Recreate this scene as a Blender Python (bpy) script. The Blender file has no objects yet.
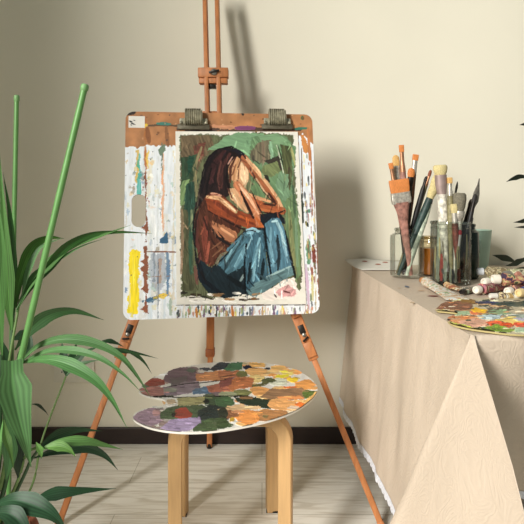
import bpy, bmesh, math, random
import numpy as np
from mathutils import Vector, Matrix
random.seed(7)
SC = bpy.context.scene
COL = SC.collection
PI = math.pi

# ------------------------------------------------------------------ camera, light, exposure
CAM_Z, HORIZON, F = 1.036, 197.0, 524.0
cam_data = bpy.data.cameras.new('camera'); cam = bpy.data.objects.new('camera', cam_data); COL.objects.link(cam)
cam.location = (0, 0, CAM_Z); cam.rotation_euler = (PI/2, 0, 0)
cam_data.sensor_width = 36; cam_data.lens = 36; cam_data.shift_y = -(262-HORIZON)/524.0
cam_data.clip_start = 0.02
SC.camera = cam
SC.view_settings.view_transform = 'Standard'; SC.view_settings.look = 'None'
SC.view_settings.gamma = 1; SC.view_settings.use_curve_mapping = False
SC.view_settings.exposure = 0.0
w = bpy.data.worlds.new('room_light'); SC.world = w; w.use_nodes = True
w.node_tree.nodes['Background'].inputs[0].default_value = (0.92, 1.0, 0.93, 1)
w.node_tree.nodes['Background'].inputs[1].default_value = 0.23
kd = bpy.data.lights.new('daylight', 'AREA'); kd.shape = 'RECTANGLE'; kd.size = 1.15; kd.size_y = 2.4
kd.energy = 515; kd.color = (1.0, 0.972, 0.915)
key = bpy.data.objects.new('daylight', kd); COL.objects.link(key)
key.location = (-3.0, -2.5, 3.0)
key.rotation_euler = (Vector((0.35, 2.1, 1.1))-Vector(key.location)).to_track_quat('-Z', 'Y').to_euler()

# ------------------------------------------------------------------ helpers: colour and materials
def lin(c):
    r = []
    for v in c[:3]:
        v = v/255.0
        r.append(v/12.92 if v <= .04045 else ((v+.055)/1.055)**2.4)
    return tuple(r)
MATS = {}
def mat(name, c, rough=.6, metal=0, var=.12, scale=30, bump=0, bscale=60, stretch=None, spec=.4, trans=0, sss=0, coat=0):
    if name in MATS: return MATS[name]
    m = bpy.data.materials.new(name); m.use_nodes = True
    nt = m.node_tree; b = nt.nodes['Principled BSDF']
    base = lin(c)
    b.inputs['Roughness'].default_value = rough; b.inputs['Metallic'].default_value = metal
    b.inputs['Specular IOR Level'].default_value = spec
    if coat: b.inputs['Coat Weight'].default_value = coat
    tc = nt.nodes.new('ShaderNodeTexCoord'); mp = nt.nodes.new('ShaderNodeMapping')
    nt.links.new(tc.outputs['Object'], mp.inputs[0])
    if stretch: mp.inputs['Scale'].default_value = stretch
    n = nt.nodes.new('ShaderNodeTexNoise'); n.inputs['Scale'].default_value = scale; n.inputs['Detail'].default_value = 4
    nt.links.new(mp.outputs[0], n.inputs['Vector'])
    r = nt.nodes.new('ShaderNodeValToRGB')
    r.color_ramp.elements[0].position = .3; r.color_ramp.elements[1].position = .7
    r.color_ramp.elements[0].color = tuple(v*(1-var) for v in base)+(1,)
    r.color_ramp.elements[1].color = tuple(min(1, v*(1+var)) for v in base)+(1,)
    nt.links.new(n.outputs['Fac'], r.inputs[0]); nt.links.new(r.outputs[0], b.inputs['Base Color'])
    if bump:
        n2 = nt.nodes.new('ShaderNodeTexNoise'); n2.inputs['Scale'].default_value = bscale; n2.inputs['Detail'].default_value = 3
        nt.links.new(mp.outputs[0], n2.inputs['Vector'])
        bp = nt.nodes.new('ShaderNodeBump'); bp.inputs['Strength'].default_value = bump; bp.inputs['Distance'].default_value = .004
        nt.links.new(n2.outputs['Fac'], bp.inputs['Height']); nt.links.new(bp.outputs[0], b.inputs['Normal'])
    MATS[name] = m
    return m
def vmat(name, rough=.5, bump=.25, bscale=500, spec=.4):
    if name in MATS: return MATS[name]
    m = bpy.data.materials.new(name); m.use_nodes = True
    nt = m.node_tree; b = nt.nodes['Principled BSDF']
    a = nt.nodes.new('ShaderNodeAttribute'); a.attribute_name = 'pigment'
    nt.links.new(a.outputs['Color'], b.inputs['Base Color'])
    b.inputs['Roughness'].default_value = rough; b.inputs['Specular IOR Level'].default_value = spec
    if bump:
        tc = nt.nodes.new('ShaderNodeTexCoord')
        n2 = nt.nodes.new('ShaderNodeTexNoise'); n2.inputs['Scale'].default_value = bscale
        nt.links.new(tc.outputs['Object'], n2.inputs['Vector'])
        bp = nt.nodes.new('ShaderNodeBump'); bp.inputs['Strength'].default_value = bump; bp.inputs['Distance'].default_value = .001
        nt.links.new(n2.outputs['Fac'], bp.inputs['Height']); nt.links.new(bp.outputs[0], b.inputs['Normal'])
    MATS[name] = m
    return m
def glass(name, tint=(1, 1, 1), gl=.09):
    m = bpy.data.materials.new(name); m.use_nodes = True
    nt = m.node_tree; nt.nodes.remove(nt.nodes['Principled BSDF'])
    out = [n for n in nt.nodes if n.type == 'OUTPUT_MATERIAL'][0]
    t = nt.nodes.new('ShaderNodeBsdfTransparent'); t.inputs[0].default_value = tint+(1,)
    g = nt.nodes.new('ShaderNodeBsdfGlossy'); g.inputs['Roughness'].default_value = .05
    lw = nt.nodes.new('ShaderNodeLayerWeight'); lw.inputs[0].default_value = .35
    mr = nt.nodes.new('ShaderNodeMath'); mr.operation = 'MULTIPLY_ADD'; mr.inputs[1].default_value = .55; mr.inputs[2].default_value = gl*.5
    mx = nt.nodes.new('ShaderNodeMixShader')
    nt.links.new(lw.outputs['Fresnel'], mr.inputs[0]); nt.links.new(mr.outputs[0], mx.inputs[0])
    nt.links.new(t.outputs[0], mx.inputs[1]); nt.links.new(g.outputs[0], mx.inputs[2]); nt.links.new(mx.outputs[0], out.inputs[0])
    return m

# ------------------------------------------------------------------ helpers: geometry
def P(px, py, d):                       # measured point of the photograph, d metres into the room
    return Vector(((px-262)/F*d, d, CAM_Z-(py-HORIZON)/F*d))
def T(px, py, z):                       # the same for a point known to lie at height z
    d = F*(CAM_Z-z)/(py-HORIZON)
    return P(px, py, d)
class G:
    def __init__(s): s.v = []; s.f = []; s.c = None
    def add(s, vs, fs):
        o = len(s.v); s.v += [tuple(p) for p in vs]; s.f += [tuple(i+o for i in f) for f in fs]; return s
    def box(s, c, size, R=None, bev=0):
        bm = bmesh.new(); bmesh.ops.create_cube(bm, size=1)
        for v in bm.verts: v.co = Vector((v.co.x*size[0], v.co.y*size[1], v.co.z*size[2]))
        if bev: bmesh.ops.bevel(bm, geom=bm.edges[:], offset=bev, segments=2, affect='EDGES', profile=.5)
        bm.verts.index_update()
        vs = [((R @ v.co) if R else v.co)+Vector(c) for v in bm.verts]
        fs = [[v.index for v in f.verts] for f in bm.faces]
        bm.free(); return s.add(vs, fs)
    def loft(s, rings, cap=True):
        n = len(rings[0]); vs = [p for r in rings for p in r]; fs = []
        for i in range(len(rings)-1):
            for j in range(n):
                fs.append((i*n+j, i*n+(j+1) % n, (i+1)*n+(j+1) % n, (i+1)*n+j))
        if cap: fs.append(tuple(range(n-1, -1, -1))); fs.append(tuple((len(rings)-1)*n+j for j in range(n)))
        return s.add(vs, fs)
    def lathe(s, prof, c=(0, 0, 0), n=32, R=None, cap=True, rf=None):
        rings = []
        for r, z in prof:
            ring = []
            for j in range(n):
                a = 2*PI*j/n; rr = r*(rf(a, z) if rf else 1)
                p = Vector((rr*math.cos(a), rr*math.sin(a), z))
                ring.append(((R @ p) if R else p)+Vector(c))
            rings.append(ring)
        return s.loft(rings, cap)
    def tube(s, pts, rad, n=10, up=Vector((0, 0, 1)), flat=1.0):
        pts = [Vector(p) for p in pts]; rings = []
        for i, p in enumerate(pts):
            t = (pts[min(i+1, len(pts)-1)]-pts[max(i-1, 0)]).normalized()
            u = up if abs(t.dot(up)) < .95 else Vector((1, 0, 0))
            a = t.cross(u).normalized(); b = a.cross(t).normalized()
            r = rad[i] if hasattr(rad, '__len__') else rad
            rings.append([p+a*r*math.cos(2*PI*k/n)+b*r*flat*math.sin(2*PI*k/n) for k in range(n)])
        return s.loft(rings)
def frame(axis, ref=Vector((0, 0, 1))):     # rotation whose local z runs along axis
    z = Vector(axis).normalized()
    if abs(z.dot(ref)) > .98: ref = Vector((0, 1, 0))
    x = ref.cross(z).normalized(); y = z.cross(x)
    return Matrix((x, y, z)).transposed()
ORG = {}
def part(name, g, m, parent=None, loc=None, smooth=True, color=None, autos=True):
    org = Vector(loc) if loc is not None else (ORG[parent.name] if parent else Vector((0, 0, 0)))
    me = bpy.data.meshes.new(name)
    me.from_pydata([(p[0]-org.x, p[1]-org.y, p[2]-org.z) for p in g.v], [], g.f)
    me.materials.append(m)
    if smooth:
        me.polygons.foreach_set('use_smooth', [True]*len(me.polygons))
        if autos: me.set_sharp_from_angle(angle=math.radians(38))
    if color is not None:
        a = me.color_attributes.new('pigment', 'FLOAT_COLOR', 'POINT')
        c = np.ones((len(g.v), 4), np.float32); c[:, :3] = color
        a.data.foreach_set('color', c.ravel())
    me.validate(); me.update()
    bm = bmesh.new(); bm.from_mesh(me); 
    if color is None: bmesh.ops.recalc_face_normals(bm, faces=bm.faces[:])
    bm.to_mesh(me); bm.free()
    o = bpy.data.objects.new(name, me); COL.objects.link(o)
    if parent: o.parent = parent
    else: o.location = org
    ORG[o.name] = org
    return o
def tag(o, label, cat, group=None):
    o['label'] = label; o['category'] = cat
    if group: o['group'] = group
    return o
def thing(name, label, cat, loc, group=None):
    o = bpy.data.objects.new(name, None); COL.objects.link(o); o.location = loc; o.empty_display_size = .05
    ORG[o.name] = Vector(loc)
    return tag(o, label, cat, group)
def struct(name, g, m, smooth=False):
    o = part(name, g, m, smooth=smooth); o['kind'] = 'structure'; return o
def smooth_path(pts, n):
    pts = [Vector(p) for p in pts]; out = []
    for k in range(n):
        t = k/(n-1)*(len(pts)-1); i = min(int(t), len(pts)-2); f = t-i
        p0 = pts[max(i-1, 0)] if i > 0 else pts[0]*2-pts[1]
        p1, p2 = pts[i], pts[i+1]
        p3 = pts[i+2] if i+2 < len(pts) else pts[-1]*2-pts[-2]
        out.append(.5*((2*p1)+(p2-p0)*f+(2*p0-5*p1+4*p2-p3)*f*f+(3*p1-p0-3*p2+p3)*f**3))
    return out

# ------------------------------------------------------------------ helpers: painted films (pigment per vertex)
def _h(i, j, s):
    v = np.sin(i*127.1+j*311.7+s*74.7)*43758.5453
    return v-np.floor(v)
def vn(x, y, s=0):
    i = np.floor(x); j = np.floor(y); u = x-i; v = y-j
    u = u*u*(3-2*u); v = v*v*(3-2*v)
    return (_h(i, j, s)*(1-u)+_h(i+1, j, s)*u)*(1-v)+(_h(i, j+1, s)*(1-u)+_h(i+1, j+1, s)*u)*v
def fbm(x, y, s=0): return .6*vn(x, y, s)+.28*vn(x*2.1, y*2.1, s+3)+.12*vn(x*4.3, y*4.3, s+5)
def inside(x, y, pts):
    r = np.zeros(x.shape, bool); n = len(pts)
    for i in range(n):
        x0, y0 = pts[i]; x1, y1 = pts[(i+1) % n]
        if y0 == y1: continue
        c = ((y0 > y) != (y1 > y)) & (x < (x1-x0)*(y-y0)/(y1-y0)+x0)
        r ^= c
    return r
class Paint:
    def __init__(s, x, y, seed=0):
        s.x = np.asarray(x, float); s.y = np.asarray(y, float); s.c = np.zeros((len(s.x), 3)); s.h = np.zeros(len(s.x)); s.seed = seed; s.k = 0
    def fill(s, c, var=.06, freq=.2):
        n = fbm(s.x*freq, s.y*freq, s.seed)-.5
        s.c[:] = np.array(c)*(1+2*var*n)[:, None]
    def _put(s, idx, c, ang, var, alpha, hh, fq=.9):
        x = s.x[idx]; y = s.y[idx]; s.k += 1; q = s.seed*3+s.k
        ca, sa = np.cos(ang), np.sin(ang)
        n = vn((-x*sa+y*ca)*fq, (x*ca+y*sa)*fq*.13, q)*.65+vn((-x*sa+y*ca)*fq*2.3, (x*ca+y*sa)*fq*.2, q+1)*.35-.5
        cc = np.array(c, float)*(1+2*var*n)[:, None]
        a = np.clip(alpha*(1+1.2*n*(alpha < .99)), 0, 1)[:, None]
        s.c[idx] = s.c[idx]*(1-a)+cc*a
        if hh: s.h[idx] = s.h[idx]*.5+hh*(1+.8*n)
    def poly(s, pts, c, ang=None, warp=1.2, freq=.3, var=.12, alpha=1, hh=0, fq=.9):
        xs = [p[0] for p in pts]; ys = [p[1] for p in pts]; m = warp+.5; s.k += 1
        idx = np.where((s.x > min(xs)-m) & (s.x < max(xs)+m) & (s.y > min(ys)-m) & (s.y < max(ys)+m))[0]
        if not len(idx): return
        x = s.x[idx]; y = s.y[idx]
        rx = x*.83+y*.56; ry = y*.83-x*.56; wf = lambda q: (fbm(rx*freq*.55, ry*freq*.55, s.seed+s.k+q)-.5)*2.2+(vn(rx*freq*2.6, ry*freq*2.6, s.seed+s.k+q+7)-.5)*.9
        wx = x+warp*wf(0); wy = y+warp*wf(50)
        idx = idx[inside(wx, wy, pts)]
        if len(idx): s._put(idx, c, random.uniform(0, PI) if ang is None else ang, var, alpha, hh, fq)
    def blob(s, cx, cy, rx, ry, c, n=12, **k):
        s.poly([(cx+rx*math.cos(2*PI*i/n)*random.uniform(.85, 1.12), cy+ry*math.sin(2*PI*i/n)*random.uniform(.85, 1.12)) for i in range(n)], c, **k)
    def stroke(s, pts, wd, c, var=.15, alpha=1, warp=.5, taper=.35, hh=0, fq=1.2):
        xs = [p[0] for p in pts]; ys = [p[1] for p in pts]; m = wd/2+warp+.5; s.k += 1
        idx = np.where((s.x > min(xs)-m) & (s.x < max(xs)+m) & (s.y > min(ys)-m) & (s.y < max(ys)+m))[0]
        if not len(idx): return
        x = s.x[idx]; y = s.y[idx]
        best = np.full(len(idx), 1e9); tt = np.zeros(len(idx)); L = [math.hypot(pts[i+1][0]-pts[i][0], pts[i+1][1]-pts[i][1]) for i in range(len(pts)-1)]
        tot = sum(L) or 1; acc = 0
        for i in range(len(pts)-1):
            x0, y0 = pts[i]; dx = pts[i+1][0]-x0; dy = pts[i+1][1]-y0; l2 = dx*dx+dy*dy or 1e-6
            t = np.clip(((x-x0)*dx+(y-y0)*dy)/l2, 0, 1)
            d = np.hypot(x-x0-t*dx, y-y0-t*dy); u = d < best
            best[u] = d[u]; tt[u] = (acc+t[u]*L[i])/tot; acc += L[i]
        wloc = wd/2*(1-taper*np.abs(2*tt-1)**2)+warp*((fbm(x*.22, y*.22, s.seed+s.k)-.5)*1.6+(fbm(x*.8, y*.8, s.seed+s.k+9)-.5)*.8)
        idx = idx[best < wloc]
        ang = math.atan2(pts[-1][1]-pts[0][1], pts[-1][0]-pts[0][0])
        if len(idx): s._put(idx, c, ang, var, alpha, hh, fq)
    def linear(s, gain=1.0):
        v = np.clip(s.c, 0, 255)/255
        return (np.where(v <= .04045, v/12.92, ((v+.055)/1.055)**2.4)*gain)**1.06
def near_outline(p, poly):
    a = np.array(poly); b = np.roll(a, -1, 0); d = b-a
    t = np.clip(((p-a)*d).sum(1)/np.maximum((d*d).sum(1), 1e-12), 0, 1)
    q = a+d*t[:, None]; k = np.argmin(((q-p)**2).sum(1)); return q[k]
def film(outer, holes, cell):              # fine grid clipped to an outline; returns uv points, quads
    o = np.array(outer); lo = o.min(0)-cell*1.5; hi = o.max(0)+cell*1.5
    nx = int((hi[0]-lo[0])/cell)+2; ny = int((hi[1]-lo[1])/cell)+2
    gx, gy = np.meshgrid(lo[0]+np.arange(nx)*cell, lo[1]+np.arange(ny)*cell)
    x = gx.ravel(); y = gy.ravel(); ins = inside(x, y, outer)
    for h in holes: ins &= ~inside(x, y, h)
    I = ins.reshape(ny, nx)
    quad = I[:-1, :-1] | I[1:, :-1] | I[:-1, 1:] | I[1:, 1:]
    jj, ii = np.where(quad)
    f = np.stack([jj*nx+ii, jj*nx+ii+1, (jj+1)*nx+ii+1, (jj+1)*nx+ii], 1)
    used = np.unique(f); remap = -np.ones(nx*ny, int); remap[used] = np.arange(len(used))
    pts = np.stack([x[used], y[used]], 1)
    allp = [outer]+list(holes)
    for k in np.where(~ins[used])[0]:
        c = [near_outline(pts[k], q) for q in allp]
        pts[k] = min(c, key=lambda q: (q[0]-pts[k][0])**2+(q[1]-pts[k][1])**2)
    return pts, remap[f]
def slab(outer, holes, cell, to3d, nrm, thick, painter, relief=0):
    """painted sheet: fine top film, side walls along the outlines, plain underside."""
    uv, f = film(outer, holes, cell)
    W = np.array([to3d(u, v) for u, v in uv])
    px = 262+F*W[:, 0]/W[:, 1]; py = HORIZON+F*(CAM_Z-W[:, 2])/W[:, 1]
    p = Paint(px, py, 3); back = painter(p); n = np.array(nrm)
    top = W+n*(p.h*relief)[:, None] if relief else W
    g = G(); col = [p.linear()]
    g.add(top.tolist(), f.tolist())
    bot = W-n*thick; g.add(bot.tolist(), f[:, ::-1].tolist()); col.append(np.tile(lin(back), (len(bot), 1)))
    for q in [outer]+list(holes):
        m = len(q); a = [Vector(to3d(u, v)) for u, v in q]; b = [v-Vector(nrm)*thick for v in a]
        g.add(a+b, [(i, i+m, (i+1) % m+m, (i+1) % m) for i in range(m)]); col.append(np.tile(lin(back), (2*m, 1)))
    return g, np.concatenate(col)
def rrect(x0, y0, x1, y1, r, n=6):
    out = []
    for cx, cy, a in ((x1-r, y1-r, 0), (x0+r, y1-r, PI/2), (x0+r, y0+r, PI), (x1-r, y0+r, 1.5*PI)):
        for k in range(n+1): out.append((cx+r*math.cos(a+PI/2*k/n), cy+r*math.sin(a+PI/2*k/n)))
    return out

# ------------------------------------------------------------------ common materials
M_wall = mat('wall_paint', (230, 224, 206), .85, var=.015, scale=3, bump=.08, bscale=220, spec=.2)
M_base = mat('dark_skirting', (40, 28, 25), .45, var=.2, scale=8, stretch=(1, 1, 8))
M_easel = mat('easel_wood', (182, 117, 70), .5, var=.22, scale=26, stretch=(3, 3, .35), bump=.1)
M_easel_d = mat('easel_wood_dark', (150, 86, 48), .5, var=.25, scale=26, stretch=(3, 3, .5))
M_steel = mat('worn_steel', (150, 146, 138), .35, .9, var=.25, scale=60)
M_dark = mat('dark_metal', (45, 40, 36), .4, .6)
M_birch = mat('birch_ply', (192, 154, 106), .45, var=.10, scale=20, stretch=(6, 6, .4))
M_pig = vmat('oil_paint', .45, .35, 420, spec=.2)
M_pigment_matte = vmat('board_paint', .6, .3, 300)
M_leaf = vmat('palm_leaf', .48, 0, spec=.3)

# ------------------------------------------------------------------ setting
WALL_Y = 2.21
def floor_mat():
    m = bpy.data.materials.new('pale_oak_laminate'); m.use_nodes = True; nt = m.node_tree; b = nt.nodes['Principled BSDF']
    tc = nt.nodes.new('ShaderNodeTexCoord')
    br = nt.nodes.new('ShaderNodeTexBrick'); br.inputs['Scale'].default_value = 1
    br.inputs['Brick Width'].default_value = 1.3; br.inputs['Row Height'].default_value = .19; br.inputs['Mortar Size'].default_value = .0012
    br.inputs['Color1'].default_value = lin((234, 230, 220))+(1,); br.inputs['Color2'].default_value = lin((229, 225, 214))+(1,)
    br.inputs['Mortar'].default_value = lin((182, 176, 160))+(1,); br.offset = .37
    nt.links.new(tc.outputs['Object'], br.inputs['Vector'])
    mp = nt.nodes.new('ShaderNodeMapping'); mp.inputs['Scale'].default_value = (1.3, 13, 1)
    nt.links.new(tc.outputs['Object'], mp.inputs[0])
    n = nt.nodes.new('ShaderNodeTexNoise'); n.inputs['Scale'].default_value = 3; n.inputs['Detail'].default_value = 7; n.inputs['Distortion'].default_value = 1.6
    nt.links.new(mp.outputs[0], n.inputs['Vector'])
    r = nt.nodes.new('ShaderNodeValToRGB'); r.color_ramp.elements[0].position = .36; r.color_ramp.elements[1].position = .56
    r.color_ramp.elements[0].color = (.80, .77, .72, 1); r.color_ramp.elements[1].color = (1.03, 1.03, 1.03, 1)
    nt.links.new(n.outputs['Fac'], r.inputs[0])
    mx = nt.nodes.new('ShaderNodeMix'); mx.data_type = 'RGBA'; mx.blend_type = 'MULTIPLY'; mx.inputs[0].default_value = 1
    nt.links.new(br.outputs['Color'], mx.inputs[6]); nt.links.new(r.outputs[0], mx.inputs[7]); nt.links.new(mx.outputs[2], b.inputs['Base Color'])
    b.inputs['Roughness'].default_value = .5; b.inputs['Specular IOR Level'].default_value = .3
    return m
struct('floor', G().box((0, -.2, -.03), (4.2, 5.2, .06)), floor_mat())
struct('wall_back', G().box((.15, WALL_Y+.05, 1.8), (4.3, .1, 3.6)), M_wall)
g = G()
y0, y1, z0, z1 = -2.1, -.44, 1.0, 3.4  # unseen side wall, added so its window jamb shades the back wall's left
g.box((-1.85, (y1+WALL_Y)/2, 1.8), (.2, WALL_Y-y1, 3.6)); g.box((-1.85, (-2.8+y0)/2, 1.8), (.2, y0+2.8, 3.6))
g.box((-1.85, (y0+y1)/2, z0/2), (.2, y1-y0, z0)); g.box((-1.85, (y0+y1)/2, (z1+3.6)/2), (.2, y1-y0, 3.6-z1))
struct('wall_left_unseen', g, M_wall)
g = G()
for yy in (y0+.02, y1-.02): g.box((-1.9, yy, (z0+z1)/2), (.06, .04, z1-z0), bev=.004)
for zz in (z0+.02, z1-.02): g.box((-1.9, (y0+y1)/2, zz), (.06, y1-y0-.08, .04), bev=.004)
struct('window_1', g, mat('white_window_frame', (235, 233, 226), .5))
struct('baseboard_back', G().box((.15, WALL_Y-.008, .034), (4.28, .016, .068), bev=.003), M_base)
struct('baseboard_left', G().box((-1.742, 1.1, .034), (.016, 2.19, .068), bev=.003), M_base)

# wall socket behind the palm
a = P(54.5, 360, WALL_Y); b = P(95, 382, WALL_Y); cx, cz = (a.x+b.x)/2, (a.z+b.z)/2
M_sock = mat('socket_plastic', (226, 221, 206), .45, var=.02)
sk = thing('wall_socket', 'flush double wall socket low on the wall behind the palm leaves', 'socket', (cx, WALL_Y, cz))
part('cover_plate', G().box((cx, WALL_Y-.005, cz), (b.x-a.x, .010, a.z-b.z), bev=.004), M_sock, sk)
for s in (-1, 1):
    ins = part('socket_insert', G().box((cx+s*.04, WALL_Y-.0115, cz), (.066, .003, .066), bev=.0012), M_sock, sk)
    part('pin_hole', G().lathe([(.003, 0), (.003, .001)], (cx+s*.04-.009, WALL_Y-.0135, cz), 10, frame((0, -1, 0))), M_dark, ins)
    part('pin_hole', G().lathe([(.003, 0), (.003, .001)], (cx+s*.04+.009, WALL_Y-.0135, cz), 10, frame((0, -1, 0))), M_dark, ins)

# ------------------------------------------------------------------ easel
apex = P(212, 120, 1.945)
footR = P(382.5, 527, 1.64); footR.z = 0; footL = P(58, 527, 1.65); footL.z = 0; footB = Vector((P(209.5, 443, 2.165).x, 2.165, 0))
ez = thing('easel', 'orange-brown wooden tripod easel holding the paint-stained drawing board', 'easel', (apex.x, 1.8, 0))
def bar(g, a, b, wx, wy, face=Vector((0, -1, 0)), bev=.003):
    a = Vector(a); b = Vector(b); z = (b-a).normalized(); x = z.cross(face).normalized(); y = z.cross(x)
    return g.box((a+b)/2, (wx, wy, (b-a).length), Matrix((x, y, z)).transposed(), bev)
for nm, ft, sgn in (('front_leg', footL, -1), ('front_leg', footR, 1)):
    top = apex+Vector((sgn*.022, 0, -.01)); ax = (ft-top); L = ax.length; ax.normalize()
    def at(t): return top+ax*(L*t)
    up = part(nm, bar(bar(G(), at(0), at(.60), .014, .022), at(.47), at(.625), .034, .03), M_easel, ez)
    fw = Vector((0, -1, 0)); xx = ax.cross(fw).normalized(); yy = ax.cross(xx).normalized()
    if yy.y > 0: yy = -yy
    low = part('lower_leg', bar(bar(G(), at(.55), at(.995), .019, .019), at(.985), at(1.0), .022, .022), M_easel, up)
    R = Matrix((xx, yy, ax)).transposed()
    part('adjusting_block', G().box(at(.505)+yy*.021, (.03, .014, .05), R, .003), M_easel, up)
    part('adjusting_block', G().box(at(.60)+yy*.019, (.031, .010, .05), R, .003), M_easel, up)
    part('slot', G().box(at(.552)+yy*.0155, (.020, .003, .03), R, .001), M_dark, up)
    for t, o in ((.506, .028), (.565, .017)):
        sc = part('screw', G().lathe([(.007, -.002), (.007, .003), (.004, .005)], at(t)+yy*o, 12, frame(yy)), M_steel, up)
    part('wing_nut', bar(G(), at(.572)+yy*.022-xx*.011, at(.578)+yy*.022+xx*.011, .006, .006, bev=.001), M_dark, up)
    part('board_peg', G().box(at(.468)+Vector((0, -.027, -.0)), (.03, .05, .02), R, .003), M_easel_d, up)
rl = part('rear_leg', bar(G(), apex+Vector((0, .01, 0)), apex.lerp(footB, .70), .03, .022), M_easel, ez)
part('lower_leg', bar(G(), apex.lerp(footB, .63), footB+Vector((0, 0, .004)), .021, .018), M_easel, rl)
part('foot_tip', G().lathe([(.011, 0), (.013, .004), (.013, .02), (.011, .022)], footB, 12), M_dark, rl)
c = apex.lerp(footB, .685)
part('leg_clamp', G().box(c, (.036, .034, .03), None, .003), M_easel_d, rl)
part('head_block', G().box(apex+Vector((0, 0, 0)), (.075, .045, .06), None, .005), M_easel, ez)
mt = [(P(204.8, -15, 2.05), P(207.6, 112, 1.93)), (P(216.8, -15, 2.05), P(219.6, 112, 1.93))]
for a, b in mt:
    d = (b-a).normalized(); part('mast_rail', bar(G(), a, b+d*.12, .0155, .050), M_easel, ez)
a, b = mt[0]; d1 = (b-a).normalized(); R = frame(-d1, Vector((0, 1, 0)))
part('mast_cap', G().box((mt[0][0]+mt[1][0])/2, (.075, .022, .025), None, .003), M_easel, ez)
cl = P(213.4, 73.5, 1.955); cl2 = P(213.4, 81.5, 1.953)
cb = part('canvas_clamp', G().box(cl, (.112, .042, .036), None, .003).box(cl+Vector((0, .002, -.020)), (.10, .03, .008), None, .001).box(cl2+Vector((0, .002, 0)), (.106, .036, .020), None, .003), M_easel, ez)
part('clamp_tongue', G().box(P(212, 87, 1.955), (.03, .03, .012), None, .002), M_dark, cb)
part('screw', G().lathe([(.012, 0), (.012, .004), (.008, .007)], cl+Vector((.004, -.021, 0)), 14, frame((0, -1, 0))), M_steel, cb)
part('wing_nut', bar(G(), cl+Vector((-.014, -.030, -.003)), cl+Vector((.024, -.030, .005)), .008, .005, bev=.002), M_dark, cb)

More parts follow.
